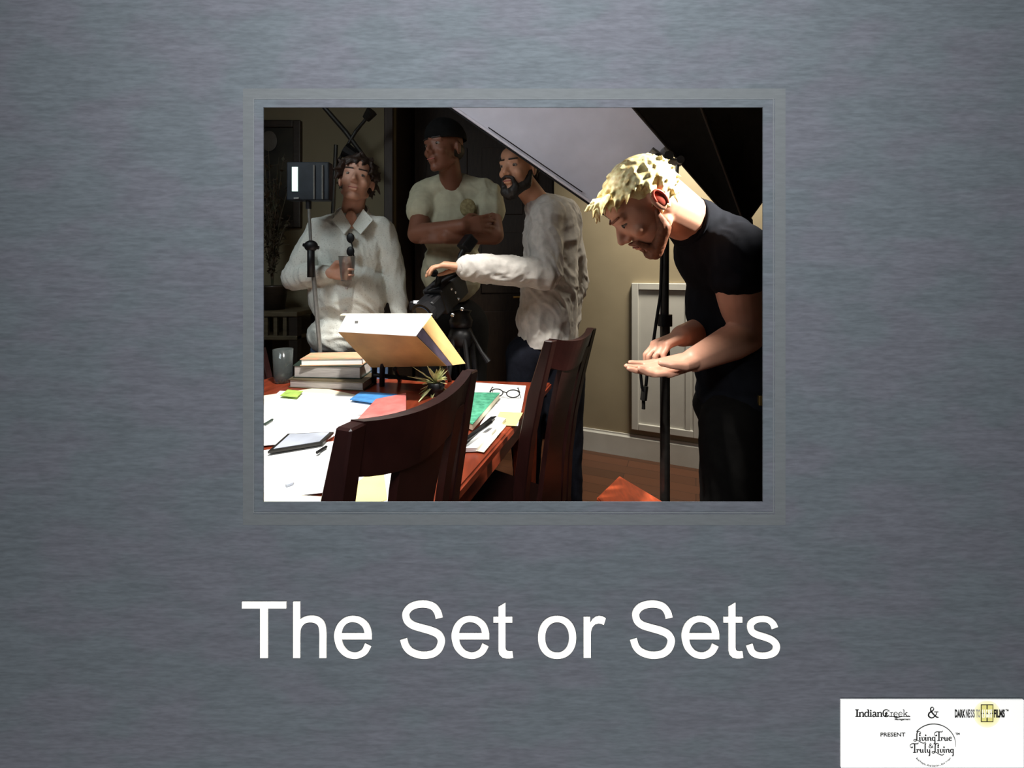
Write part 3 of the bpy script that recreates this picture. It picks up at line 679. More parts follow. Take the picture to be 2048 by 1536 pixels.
sh_('paper_strip', 'pale paper strip lying on the pink folder', 'paper', [(705, 862), (815, 822), (880, 800), (900, 812)], M['cream'], th=.002)
tabl = thing('tablet_computer', 'pale silver tablet in a dark case among the papers', 'tablet', tuple(tpix(600, 890)))
z_ = TZ+.013; P = [tpix(*c, z_) for c in ((535, 908), (575, 872), (668, 868), (645, 890))]
def flat(P, th, bev=0):
    mb = MB(); mb.hexa(P[::-1]+[p+V((0, 0, th)) for p in P][::-1]); 
    if bev: bmesh.ops.bevel(mb.b, geom=list(mb.b.edges), offset=bev, segments=2, affect='EDGES')
    return mb
def inset(P, t): c = sum(P, V((0, 0, 0)))/len(P); return [p.lerp(c, t) for p in P]
flat(P, .007, .001).build('case', M['blackmetal'], tabl); flat([p+V((0, 0, .0072)) for p in inset(P, .16)], .0012).build('screen', M['silver'], tabl)
def pen(label, a, b, m=M['black'], z=TZ+.016, r=.004):
    A_, B_ = tpix(*a, z), tpix(*b, z); o = thing('pen', label, 'pen', tuple(A_))
    mb = MB(); mb.tube([A_, A_.lerp(B_, .85)], r, n=8); mb.build('barrel', m, o)
    mb = MB(); mb.tube([A_.lerp(B_, .85), B_], [r*.9, r*.2], n=8); mb.build('tip', M['greymetal'], o)
pen('dark pen beside the silver tablet', (634, 905), (655, 892))
pen('dark pen lying in the lower left papers', (572, 972), (588, 966), M['silver'], TZ+.01)
pen('dark green pen at the left margin of the papers', (530, 848), (547, 838), M['bookdark'], TZ+.012)
# pile of books at the far left
def book(label, name, corners, z0, h, mc, mp_, cat='book'):
    o = thing(name, label, cat, tuple(tpix(*corners[0], z0)), group='books stacked at the far end of the table')
    P = [tpix(x, y, z0) for x, y in corners]
    flat([p.copy() for p in P], .003).build('back_cover', mc, o); 
    Q = inset(P, .04); mb = MB(); mb.hexa([q_+V((0, 0, .003)) for q_ in Q][::-1]+[q_+V((0, 0, h-.003)) for q_ in Q][::-1]); mb.build('page_block', mp_, o)
    flat([p+V((0, 0, h-.003)) for p in P], .003).build('front_cover', mc, o)
book('large brown-grey book at the bottom of the stack', 'book', [(577, 775), (600, 758), (756, 761), (728, 782)], TZ+.001, .034, M['shelfwood'], M['bookgrey'])
book('thick grey book with a dark cover, middle of the stack', 'book', [(586, 755), (602, 741), (744, 742), (722, 758)], TZ+.036, .050, M['bookdark'], M['bookgrey'])
book('colourful magazine on top of the stack of books', 'magazine', [(600, 732), (622, 718), (742, 716), (726, 730)], TZ+.087, .028, M['cover'], M['paper'], 'magazine')
# glass at the far left
g = tpix(566, 764, TZ+.001); o = thing('drinking_glass', 'cloudy drinking glass at the far left end of the table', 'glass', tuple(g))
mb = MB(); mb.lathe(g+V((0, 0, .001)), [(0, 0), (.034, 0), (.036, .02), (.04, .14), (.038, .14), (.034, .02), (0, .015)]); mb.build('glass_body', M['glass'], o, smooth=True)
mb = MB(); mb.lathe(g+V((0, 0, .018)), [(0, 0), (.031, 0), (.033, .05), (0, .05)]); mb.build('water', M['glass'], o, smooth=True)
# tilted open box on a black easel
Zb = 1.62
bx = thing('cardboard_box', 'tilted cardboard box with a bright white front strip, propped over the table', 'box', tuple(tpix(800, 760)))
A0 = W(676, 664, 1.56); B0 = W(832, 673, 1.52); A1 = W(692, 632, 1.66); B1 = W(862, 632, 1.62)
A2 = W(742, 735, 1.72); B2 = W(893, 732, 1.66); B3 = W(930, 727, 1.76); A3 = W(770, 727, 1.82)
def lerp4(p, q_, t): return p.lerp(q_, t)
# top (lit) face
def plate(P, th, m, name, parent, d=None):
    n = d or (P[1]-P[0]).cross(P[3]-P[0]).normalized(); mb = MB(); mb.hexa([p for p in P]+[p+n*th for p in P]); mb.build(name, m, parent)
plate([A0, B0, B1, A1], .003, M['paper'], 'white_front', bx, V((0, .3, -1)).normalized()*-.6)
plate([A0, A2, B2, B0], .003, M['shadedboard'], 'bottom_board', bx, V((0, .9, .4)))
sA = B0.lerp(B1, .42); sB = B2.lerp(B3, .30)
plate([sA, sB, B3, B1], .003, M['cardboard'], 'side_flap', bx, V((.6, 0, 0)))
plate([B0.lerp(B1, .05), B2.lerp(B3, .02), B2.lerp(B3, .30), B0.lerp(B1, .42)], .003, M['gap_shade'], 'side_gap_shade', bx, V((-.6, .5, 0)))  # dark plate standing in for a shaded gap
plate([A1, B1, B3, A3], .003, M['cardboard'], 'back_board', bx, V((0, -.6, 0)))
plate([A0, A1, A3, A2], .003, M['cardboard'], 'side_board', bx, V((.6, 0, 0)))
pt = A1.lerp(B1, .06); plate([A1+V((-.022, 0, .001)), B1+V((.0, 0, .001)), B1+V((.0, .03, .003)), A1+V((-.022, .03, .003))], .004, M['cream'], 'top_flap', bx, V((0, 0, 1)))
s_ = A0.lerp(B0, .18).lerp(A1.lerp(B1, .18), .55)+V((0, -.004, .004)); mb = MB(); mb.box(s_, (.012, .006, .012)); mb.build('sticker', M['greymetal'], bx)
ea = thing('easel', 'small black easel under the tilted cardboard box', 'easel', tuple(tpix(765, 775)))
for (a, b, r) in ((W(750, 690, 1.66), tpix(748, 766), .011), (W(766, 694, 1.64), tpix(764, 772), .011), (W(890, 732, 1.67), tpix(900, 762), .009), (W(790, 738, 1.69), tpix(800, 762), .009)):
    mb = MB(); mb.tube([a, b], r, n=8); mb.build('leg', M['black'], ea)
mb = MB(); mb.tube([tpix(748, 750, .80), tpix(880, 762, .78)], .009, n=8); mb.build('crossbar', M['black'], ea)
# small plant / ribbon bunch
pc = tpix(872, 790); o = thing('small_plant', 'little yellow-green leafy sprig in a dark pot behind the near chair', 'plant', tuple(pc))
mb = MB(); mb.lathe(pc+V((0, 0, .001)), [(0, 0), (.028, 0), (.036, .05), (.03, .05), (0, .045)]); mb.build('pot', M['black'], o, smooth=True)
lf = MB(); rnd = random.Random(9)
for i in range(46):
    a_ = rnd.uniform(0, 6.28); l_ = rnd.uniform(.05, .12); up = rnd.uniform(-.5, 1.1)
    p0 = pc+V((0, 0, .045)); d = V((math.cos(a_)*.55, math.sin(a_)*.3, up)).normalized()*l_; sN = d.cross(V((0, .3, 1))).normalized()*.008
    lf.face([p0, p0+d*.55+sN, p0+d+V((0, 0, -.008)), p0+d*.55-sN])
lo = lf.build('leaves', M['greenplant'], o); sd = lo.modifiers.new('t', 'SOLIDIFY'); sd.thickness = .001
# right half of the table
LV[0] = 0
rg_ = 'papers on the right of the table'
sh_('paper_sheet', 'white paper sheet at the far right corner of the table', 'paper', [(925, 800), (945, 765), (1052, 772), (1045, 812)], M['paper'], group=rg_)
sh_('paper_sheet', 'white paper sheet under the yellow note', 'paper', [(960, 850), (985, 808), (1046, 806), (1036, 852)], M['paper'], group=rg_)
sh_('paper_note', 'yellow note paper at the right table edge', 'paper', [(985, 850), (1000, 824), (1046, 826), (1032, 852)], M['yellowp'])
book_r = thing('book', 'teal green patterned paperback right of the near chair', 'book', tuple(tpix(940, 830)))
P = [tpix(x, y, TZ+.006) for x, y in ((918, 850), (932, 795), (1000, 796), (945, 862))]
mb = flat(inset(P, .03), .018); mb.build('page_block', M['cream'], book_r); flat([p+V((0, 0, .018)) for p in P], .002).build('front_cover', M['greenp'], book_r)
P = [tpix(x, y, TZ+.0035) for x, y in ((905, 905), (985, 838), (1012, 843), (955, 903))]
nb = thing('notebook', 'white and black notebook near the right table edge', 'notebook', tuple(tpix(950, 880)))
flat(P, .010).build('page_block', M['paper'], nb); flat([p+V((0, 0, .0102)) for p in (P[0], P[0].lerp(P[1], .95), P[1].lerp(P[2], .3), P[0].lerp(P[3], .4))], .002).build('binding', M['black'], nb)
sh_('leaflet', 'pale leaflet sticking out beyond the notebook towards the edge', 'paper', [(950, 902), (1003, 848), (1012, 852), (968, 905)], M['cream'])
pen('dark pen between the green book and the notebook', (930, 880), (990, 838), z=TZ+.03, r=.006)
# eyeglasses
eg = thing('eyeglasses', 'dark rimmed eyeglasses on the papers at the far right corner', 'glasses', tuple(tpix(1005, 786)))
zg = TZ+.02; ca, cb = tpix(993, 786, zg), tpix(1026, 788, zg)
for c_ in (ca, cb):
    mb = MB(); n = 20; rg = [c_+V((.024*math.cos(2*math.pi*i/n), .004, .014*math.sin(2*math.pi*i/n))) for i in range(n+1)]; mb.tube(rg, .0022, n=6, cap=False); mb.build('rim', M['black'], eg)
for c_, sx in ((ca, -1), (cb, 1)):
    mb = MB(); mb.tube([c_+V((sx*.025, .004, .004)), c_+V((sx*.02, .1, -.004)), c_+V((sx*.018, .12, -.012))], .002, n=6); mb.build('temple', M['black'], eg)
mb = MB(); mb.tube([ca+V((.024, .004, .004)), cb+V((-.024, .004, .004))], .002, n=6); mb.build('bridge', M['black'], eg)
# ================================================================ people
def axes(fwd, up):                         # head frame: local -Y looks along fwd, local Z is the crown
    u = V(up).normalized(); f = V(fwd); f = (f-u*f.dot(u)).normalized(); x = u.cross(-f).normalized()
    R = Matrix((x, -f, u)).transposed(); return R
def head_prims(mb, c, R, s=1.0):
    T = lambda p: c+R @ (V(p)*s)
    e = lambda p, r, q=None: mb.ell(T(p), [k_*s for k_ in r], R @ q if q else R, 24, 16)
    e((0, .016, .036), (.073, .093, .082)); e((0, -.022, .0), (.064, .072, .085)); e((0, -.03, -.045), (.056, .056, .062))
    e((0, -.048, .052), (.056, .042, .04)); e((0, -.068, -.098), (.024, .02, .018)); 
    mb.capsule(T((-.05, .0, -.062)), .016*s, T((-.014, -.062, -.098)), .016*s); mb.capsule(T((.05, .0, -.062)), .016*s, T((.014, -.062, -.098)), .016*s)
    mb.capsule(T((0, -.086, .012)), .0075*s, T((0, -.110, -.026)), .011*s); mb.capsule(T((-.011, -.096, -.034)), .0085*s, T((.011, -.096, -.034)), .0085*s)
    for q in (-1, 1):
        mb.capsule(T((q*.012, -.086, .024)), .009*s, T((q*.045, -.074, .022)), .009*s)
        e((q*.038, -.062, -.028), (.022, .022, .02)); e((q*.075, .012, -.006), (.0085, .018, .031), Matrix.Rotation(q*.35, 3, 'Z'))
        mb.capsule(T((q*.078, .024, .012)), .0065*s, T((q*.078, .018, -.026)), .0055*s)
    mb.capsule(T((-.017, -.088, -.060)), .0065*s, T((.017, -.088, -.060)), .0065*s); mb.capsule(T((-.014, -.088, -.070)), .0075*s, T((.014, -.088, -.070)), .0075*s)
def face_parts(root, c, R, s=1.0, lip='lip', brow='hairdark', closed=False):
    T = lambda p: c+R @ (V(p)*s)
    for q in (-1, 1):
        mb = MB(); mb.ell(T((q*.031, -.0755, .004)), (.0125*s, .011*s, .0085*s if not closed else .004*s), R); ey = mb.build('eye', M['eyewhite'] , root, smooth=True)
        mb = MB(); mb.ell(T((q*.031, -.0848, .0035)), (.006*s, .0025*s, .006*s), R); mb.build('iris', M['eye'], ey, smooth=True)
        mb = MB(); mb.capsule(T((q*.014, -.0945, .028)), .0035*s, T((q*.048, -.081, .031)), .003*s); mb.build('eyebrow', M[brow], root, smooth=True)
    mb = MB(); mb.capsule(T((-.017, -.0935, -.064)), .0045*s, T((.017, -.0935, -.064)), .0045*s, flat=.6); mb.build('lips', M[lip], root, smooth=True)
def hair_mesh(c, R, s, cover, n, length, rad, seed, flow=(0, .3, -1), vox=.0055, base=None, jit=.5):
    rnd = random.Random(seed); mb = MB(); T = lambda p: c+R @ (V(p)*s)
    if base: 
        for bc, br in base: mb.ell(T(bc), [k_*s for k_ in br], R, 24, 16)
    cc = V((0, .014, .034)); k_ = 0
    while k_ < n:
        d = V((rnd.gauss(0, 1), rnd.gauss(0, 1), rnd.gauss(0, 1))).normalized()
        if not cover(d): continue
        k_ += 1
        p = cc+V((d.x*.076, d.y*.097, d.z*.085))
        f = (V(flow)+V((rnd.uniform(-jit, jit), rnd.uniform(-jit, jit), rnd.uniform(-jit, jit)))); f = (f-d*f.dot(d)*.85+d*.25).normalized()*length*rnd.uniform(.6, 1.2)
        mb.capsule(T(p), rad*s, T(p+f*.5), rad*.85*s, n=8, k=2); mb.capsule(T(p+f*.5), rad*.85*s, T(p+f+V((0, 0, -length*.15))), rad*.3*s, n=8, k=2)
    return fuse(mb, vox, 2)
def limb(mb, pts, rs, n=18):
    for i in range(len(pts)-1): mb.capsule(pts[i], rs[i], pts[i+1], rs[i+1], n=n, k=5)
def hand_prims(mb, wrist, dirv, palm, side=1, curl=.5, s=1.0, spread=.12, thumb=.6, curls=None):
    # dirv: wrist -> knuckles; palm: direction the palm faces; side=+1 thumb towards cross(dirv,palm)
    y = V(dirv).normalized(); z = V(palm); z = (z-y*z.dot(y)).normalized(); x = y.cross(z)*side
    T = lambda a, b, c_: V(wrist)+(x*a+y*b+z*c_)*s
    mb.capsule(T(0, -.015, 0), .026*s, T(0, .02, 0), .026*s, flat=.8, up=z)
    for a in (-.030, -.010, .012, .030): mb.capsule(T(a*.6, .02, 0), .016*s, T(a, .082, -.002), .0125*s, n=12)
    L_ = [(-.031, .030, .62), (-.011, .040, .8), (.011, .043, .86), (.031, .038, .78)]
    segs = (.046, .028, .021)
    for i, (a, ln, sc_) in enumerate([(-.032, 0, .80), (-.0115, 0, .96), (.0105, 0, 1.03), (.0315, 0, .95)]):
        cu = curls[i] if curls else curl; p = V((a, .084 if 0 < i < 3 else .079, 0)); ang = cu*.55; sp = (a/.03)*spread
        rr = .0092
        for j, L0_ in enumerate(segs):
            d = V((math.sin(sp)*math.cos(ang), math.cos(sp)*math.cos(ang), math.sin(ang)))
            q_ = p+d*L0_*sc_; r2 = rr*.93
            mb.capsule(T(*p), rr*s, T(*q_), r2*s, n=12, k=3); p = q_; rr = r2; ang += cu*(1.15 if j == 0 else .75)
    p = V((.024, .015, .006)); q_ = V((.050, .048, .012+.02*thumb)); r_ = V((.056-.012*thumb, .078, .016+.04*thumb)); t_ = V((.052-.03*thumb, .104, .018+.055*thumb))
    mb.capsule(T(*p), .0165*s, T(*q_), .0125*s, n=12); mb.capsule(T(*q_), .0120*s, T(*r_), .0105*s, n=12); mb.capsule(T(*r_), .0105*s, T(*t_), .0085*s, n=12)
def person(label, base): return thing('person', label, 'person', base)
def shoes(root, feet, fwd=(0, -1, 0)):
    for f in feet:
        mb = MB(); f = V(f); d = V(fwd).normalized()
        mb.capsule(f+V((0, 0, .045)), .042, f+d*.15+V((0, 0, .035)), .036, flat=.8); mb.capsule(f+V((0, 0, .06)), .045, f+V((0, 0, .09)), .045)
        b = mb; link('shoe', fuse(b, .01, 2), M['shoe'], root, smooth=True)
def skin(root, mb, m, vox=.0055, it=3): return link('body', fuse(mb, vox, it), m, root, smooth=True)
def cloth(root, name, mb, m, vox=.009, it=5, wr=.006, ws=9, seed=0): return link(name, fuse(mb, vox, it, wr, ws, seed=seed), m, root, smooth=True)
def legs(root, hip, feet, m, r=(.105, .075, .062), name='trousers', hipr=(.17, .12, .11), seed=1):
    mb = MB(); hip = V(hip); mb.ell(hip, hipr)
    for f, sx in zip(feet, (-1, 1)):
        f = V(f); top = hip+V((sx*.085, 0, -.04)); kn = top.lerp(f, .5)+V((0, -.02, 0)); limb(mb, [top, kn, f+V((0, 0, .1))], r)
    cloth(root, name, mb, m, .013, 5, .006, 8, seed)

# ---- person in the off-white shirt (left)
WS = lambda x, y, Z: W(x, y, Z+0.09)

Zp = 2.08; bp = WS(700, 700, Zp); P1 = person('person in a speckled off-white button shirt holding a cup, leftmost', (bp.x, bp.y, 0))
hc = WS(714, 363, 2.06); Rh = axes((.26, -1, .20), (.10, .20, 1)); S1 = 1.02
mb = MB(); head_prims(mb, hc, Rh, S1)
nb_ = WS(704, 432, 2.12); mb.capsule(nb_, .056, hc+Rh @ V((0, .02, -.05)), .053)
mb.ell(WS(702, 500, 2.12), (.13, .085, .17))
wr1 = WS(662, 546, 1.93); el1 = WS(590, 560, 2.04); limb(mb, [WS(637, 462, 2.12), el1, wr1], [.045, .036, .026])
cup_c = WS(692, 543, 1.885)
hand_prims(mb, wr1, (1, -.15, .04), (.15, -1, 0), side=-1, curl=.75, s=.95, thumb=.7)
el2 = WS(792, 560, 2.14); wr2 = WS(803, 655, 2.08); limb(mb, [WS(768, 462, 2.12), el2, wr2], [.045, .036, .026]); hand_prims(mb, wr2, (0, -.1, -1), (-1, 0, 0), side=-1, curl=.35, s=.95)
skin(P1, mb, M['skinA']); face_parts(P1, hc, Rh, S1)
sc_ = lambda d: (d.z > -.1 and d.y > -.45) or (d.z > .45)or (d.y > .1 and d.z > -.55)
link('hair', hair_mesh(hc, Rh, S1, sc_, 230, .055, .012, 3, flow=(.3, -.5, -.5), base=[((0, .025, .045), (.077, .095, .085))], jit=.8), M['hairdark'], P1, smooth=True)
mb = MB()
mb.ell(WS(703, 500, 2.12), (.185, .115, .20)); mb.ell(WS(697, 590, 2.10), (.195, .15, .19)); mb.ell(WS(692, 668, 2.09), (.185, .15, .12))
limb(mb, [WS(704, 447, 2.12), WS(645, 462, 2.11)], [.07, .072]); limb(mb, [WS(704, 447, 2.12), WS(762, 462, 2.12)], [.07, .07])
limb(mb, [WS(640, 468, 2.1), WS(590, 555, 2.04), wr1.lerp(el1, .12)], [.066, .062, .040]); limb(mb, [WS(766, 470, 2.12), el2, wr2.lerp(el2, .1)], [.066, .054, .040])
cloth(P1, 'shirt', mb, M['shirtwhite'], .007, 5, .011, 9, 2)
# collar and placket
def collar(root, c, m, rx=.068, ry=.062, openx=0, tilt=.3, h=.035, gap=.5):
    mb = MB(); rg = []; n = 26
    for i in range(n+1):
        a = -math.pi/2+gap+(2*math.pi-2*gap)*i/n; p = V((math.cos(a)*rx, math.sin(a)*ry, -tilt*.0+tilt*math.sin(a)*ry)); o_ = V((math.cos(a), math.sin(a), 0))
        rg.append([c+p+o_*.002, c+p+V((0, 0, h)), c+p+o_*.006+V((0, 0, h)), c+p+o_*.020+V((0, 0, -.004))])
    mb.rings(rg); mb.build('collar', m, root, smooth=False)
collar(P1, WS(703, 437, 2.10), M['shirtwhite'], .078, .07, gap=.42, tilt=.75)
for P in ((WS(683, 419, 2.05), WS(703, 453, 2.008), WS(689, 470, 1.985), WS(664, 441, 2.02)), (WS(727, 419, 2.05), WS(705, 453, 2.008), WS(722, 470, 1.985), WS(747, 441, 2.02))):
    mb = MB(); d = V((0, -.005, .003)); mb.hexa(list(P)+[p+d for p in P]); bmesh.ops.bevel(mb.b, geom=list(mb.b.edges), offset=.0015, segments=1, affect='EDGES'); mb.build('collar_wing', M['shirtwhite'], P1)
sk = MB(); sk.ell(WS(702, 441, 2.035), (.03, .018, .05)); sk.build('open_neck', M['skinA'], P1, smooth=True)
for i, py in enumerate((485, 530, 575, 620, 660)):
    mb = MB(); p = WS(703-i*1.5, py, 2.0); p.y = (1.995, 1.975, 1.948, 1.942, 1.945)[i]+.095; mb.lathe(p, [(0, -.004), (.006, -.004), (.006, .002), (0, .002)], R=Matrix.Rotation(math.pi/2, 3, 'X')); mb.build('button', M['bookgrey'], P1)
fe = [(bp.x-.13, 2.22, 0), (bp.x+.13, 2.22, 0)]; legs(P1, (bp.x-.01, 2.2, .88), fe, M['jeans']); shoes(P1, fe)
# sunglasses hanging from the shirt, cup in the hand
sg = thing('sunglasses', 'dark sunglasses hanging from the open collar of the off-white shirt', 'sunglasses', tuple(WS(701, 490, 1.97)))
for py, yy in ((476, 1.985), (503, 1.968)):
    p = WS(701, py, yy); mb = MB(); mb.ell(p, (.019, .006, .024)); mb.build('lens', M['black'], sg, smooth=True)
mb = MB(); mb.tube([WS(698, 466, 1.99), WS(704, 490, 1.972), WS(708, 514, 1.962)], .003, n=6); mb.build('temple', M['black'], sg)
cp = thing('cup', 'clear plastic cup with a reddish drink held in the hand', 'cup', tuple(cup_c-V((0, 0, .05))))
mb = MB(); b0 = WS(694, 562, 1.875); mb.lathe(b0, [(0, 0), (.026, 0), (.037, .11), (.039, .112), (.036, .112), (.0245, .004), (0, .004)]); mb.build('cup_wall', M['plastic'], cp, smooth=True)
mb = MB(); mb.lathe(b0+V((0, 0, .006)), [(0, 0), (.0235, 0), (.031, .07), (0, .07)]); mb.build('drink', M['tea'], cp, smooth=True)

# ---- person in the black cap, arms folded
Z2 = 2.22; bp = W(905, 700, Z2+.1); P2 = person('person in a black cap and khaki white T-shirt with folded arms', (bp.x, bp.y, 0))
hc = W(888, 298, 2.18); Rh = axes((-.62, -1, -.24), (-.05, .0, 1)); S2 = 1.08
mb = MB(); head_prims(mb, hc, Rh, S2); mb.capsule(W(904, 372, 2.28), .060, hc+Rh @ V((0, .03, -.06)), .056)
mb.ell(W(908, 440, 2.32), (.15, .09, .2))
sl, sr = W(850, 392, 2.30), W(975, 392, 2.32); elL, elR = W(835, 468, 2.16), W(988, 470, 2.16)
wL, wR = W(925, 452, 2.04), W(893, 474, 2.06)
limb(mb, [sl, elL, wL], [.056, .050, .034]); limb(mb, [sr, elR, wR], [.056, .050, .034])
hand_prims(mb, wL, (1, .35, .15), (.2, .9, 0), side=1, curl=.4, s=1.05); hand_prims(mb, wR, (-1, .3, .15), (-.2, .9, 0), side=-1, curl=.4, s=1.05)
skin(P2, mb, M['skinB'], .0065); face_parts(P2, hc, Rh, S2, lip='lip', brow='hairblack')
mb = MB(); c_ = hc+Rh @ V((0, .018, .052))*S2; mb.ell(c_, (.086*S2, .108*S2, .092*S2), Rh); 
cm_ = fuse(mb, .006, 3)
# trim the cap to a level band above the brow
bmx = bmesh.new(); bmx.from_mesh(cm_); bmesh.ops.bisect_plane(bmx, geom=list(bmx.verts)+list(bmx.edges)+list(bmx.faces), plane_co=hc+Rh @ V((0, 0, .038))*S2, plane_no=-(Rh @ V((0, -.12, 1))), clear_outer=True)
bmx.to_mesh(cm_); bmx.free(); cap = link('cap', cm_, M['blackcloth'], P2, smooth=True); sd = cap.modifiers.new('t', 'SOLIDIFY'); sd.thickness = -.004
mb = MB(); mb.ell(hc+Rh @ V((0, .036, -.002))*S2, (.0735*S2, .074*S2, .052*S2), Rh); mb.build('hair', M['hairblack'], P2, smooth=True)
mb = MB(); mb.ell(W(905, 445, 2.32), (.175, .125, .22)); mb.ell(W(905, 540, 2.32), (.165, .13, .18))
limb(mb, [W(905, 376, 2.32), W(860, 388, 2.31)], [.082, .082]); limb(mb, [W(905, 376, 2.32), W(965, 388, 2.32)], [.082, .085])
limb(mb, [sl, sl.lerp(elL, .42)], [.078, .078]); limb(mb, [sr, sr.lerp(elR, .40)], [.080, .082])
tsh = cloth(P2, 't_shirt', mb, M['tee'], .0075, 6, .009, 10, 5)
p = W(936, 416, 2.185); n_ = 20
em = MB(); em.ell(p+V((0, -.008, 0)), (.040, .012, .046)); em.build('chest_print', mat('brown_chest_print', (.12, .085, .03), .85, .4, 60, col2=(.2, .17, .08)), P2, smooth=True)
fe = [(bp.x-.13, 2.40, 0), (bp.x+.13, 2.40, 0)]; legs(P2, (bp.x-.0, 2.37, .98), fe, M['blackpants'], seed=4); shoes(P2, fe)

# ---- bearded person
WS = lambda x, y, Z: W(x, y, Z+0.08)

bp = WS(1095, 700, 1.97); P3 = person('bearded person in a light grey long-sleeved shirt reaching for the video camera', (bp.x, bp.y, 0))
hc = WS(1037, 338, 1.93); Rh = axes((-.62, -.9, -.16), (-.02, -.06, 1)); S3 = 1.02
mb = MB(); head_prims(mb, hc, Rh, S3); mb.capsule(WS(1078, 408, 1.99), .058, hc+Rh @ V((0, .02, -.05)), .055); mb.ell(WS(1100, 490, 2.0), (.10, .09, .18))
sh3, el3, wr3 = WS(1092, 440, 1.90), WS(1092, 548, 1.80), WS(926, 534, 1.74)
limb(mb, [sh3, el3, wr3], [.048, .042, .029]); hand_prims(mb, wr3, (-1, -.02, .10), (-.25, .1, -1), side=-1, curl=.55, s=1.0, thumb=.55)
e4, w4 = WS(1150, 560, 2.10), WS(1138, 655, 2.04); limb(mb, [WS(1140, 440, 2.06), e4, w4], [.048, .042, .029]); hand_prims(mb, w4, (0, -.1, -1), (-1, 0, 0), curl=.4)
skin(P3, mb, M['skinC'], .006); face_parts(P3, hc, Rh, S3, brow='hairblack')
link('hair', hair_mesh(hc, Rh, S3, lambda d: d.z > .35 and d.y > -.75 or d.y > .05 and d.z > -.4, 160, .03, .010, 8, base=[((0, .025, .042), (.078, .096, .086))], jit=.6), M['hairblack'], P3, smooth=True)
mb = MB(); T = lambda p: hc+Rh @ (V(p)*S3)
for q in (-1, 1):
    limb(mb, [T((q*.066, -.002, -.02)), T((q*.055, -.022, -.075)), T((q*.020, -.072, -.108))], [.010, .022, .026]); limb(mb, [T((q*.006, -.100, -.046)), T((q*.026, -.088, -.052)), T((q*.032, -.074, -.085))], [.006, .008, .014])
mb.ell(T((0, -.066, -.116)), (.036, .03, .03)); link('beard', fuse(mb, .005, 2, .003, 60), M['hairblack'], P3, smooth=True)
mb = MB(); mb.ell(WS(1102, 475, 2.0), (.135, .125, .20)); mb.ell(WS(1098, 575, 1.99), (.138, .135, .19)); mb.ell(WS(1092, 640, 1.98), (.142, .14, .14)); limb(mb, [WS(1103, 475, 2.0), WS(1098, 560, 1.99), WS(1094, 680, 1.98)], [.125, .132, .140])
limb(mb, [WS(1080, 415, 1.99), WS(1100, 432, 1.93)], [.072, .075]); limb(mb, [WS(1080, 415, 1.99), WS(1125, 430, 2.05)], [.07, .08])
limb(mb, [sh3, el3, wr3.lerp(el3, .07)], [.080, .070, .056]); limb(mb, [WS(1130, 440, 2.05), e4, w4.lerp(e4, .1)], [.078, .064, .046])
shm = fuse(mb, .0065, 6, .012, 12, seed=11)
# clean hem
bmx = bmesh.new(); bmx.from_mesh(shm); r_ = bmesh.ops.bisect_plane(bmx, geom=list(bmx.verts)+list(bmx.edges)+list(bmx.faces), plane_co=WS(1095, 690, 1.97), plane_no=(0.03, 0, -1), clear_outer=True); bmx.to_mesh(shm); bmx.free()
link('shirt', shm, M['greyshirt'], P3, smooth=True)
mb = MB(); cu_ = wr3.lerp(el3, .05); mb.capsule(cu_, .052, cu_+V((.03, .003, .001)), .054, n=20); mb.build('cuff', M['greyshirt'], P3, smooth=True)
fe = [(bp.x-.10, 2.10, 0), (bp.x+.10, 2.04, 0)]; legs(P3, (bp.x-.01, 2.06, .86), fe, M['darkjeans'], hipr=(.15, .125, .11), seed=7); shoes(P3, fe, (-.6, -1, 0))

# ---- blond person in black bending forward (right)
bp = V((.64, 1.32, 0)); P4 = person('blond bearded person in a black T-shirt bending forward over their hands, rightmost', tuple(bp))
hc = W(1288, 412, 1.19); Rh = axes((-.70, .04, -.72), (-.72, -.02, .72)); S4 = 1.02
mb = MB(); head_prims(mb, hc, Rh, S4)
c7 = W(1400, 455, 1.26); mb.capsule(hc+Rh @ V((0, .03, -.04)), .060, W(1372, 440, 1.24), .063); mb.capsule(W(1372, 440, 1.24), .063, c7, .072)
mb.ell(W(1458, 545, 1.31), (.085, .09, .15), Matrix.Rotation(-.35, 3, 'Y'))
sN, eN, wN = W(1462, 505, 1.17), W(1492, 672, 1.20), W(1388, 720, 1.08)
limb(mb, [sN, eN.lerp(sN, .45), eN, eN.lerp(wN, .3), wN], [.062, .056, .046, .047, .030])
hand_prims(mb, wN, (-1, -.06, -.22), (-.15, -.25, 1), side=-1, curl=.30, s=.97, thumb=.35, curls=(.12, .16, .22, .32))
sF, eF, wF = W(1430, 500, 1.42), W(1425, 655, 1.42), W(1364, 672, 1.20)
limb(mb, [sF, eF, eF.lerp(wF, .3), wF], [.055, .046, .045, .030])
hand_prims(mb, wF, (-1, -.42, -.30), (-.2, -.2, -1), side=-1, curl=.8, s=.93, thumb=.7)
mb.capsule(hc+Rh @ V((0, .062, .01)), .052, W(1376, 436, 1.24), .063)
skin(P4, mb, M['skinD'], .0045, 3); face_parts(P4, hc, Rh, S4, brow='beardblond', closed=True)
T = lambda p: hc+Rh @ (V(p)*S4)
for q in (-1, 1):                          # folded ear rims
    mb = MB(); pts = []
    for i in range(13):
        a = math.radians(-70+250*i/12); pts.append(T((q*(.0845+.003*math.sin(a)), .019+.013*math.cos(a), -.004+.024*math.sin(a))))
    mb.tube(pts, [.0035]*12+[.0028], n=8); mb.ell(T((q*.081, .018, -.002)), (.005, .016, .026), Rh); mb.build('ear_rim', M['earlit'], P4, smooth=True)
cov = lambda d: (d.z > .30 and d.y > -.80) or (d.y > .10 and d.z > -.75) or (d.z > .62)
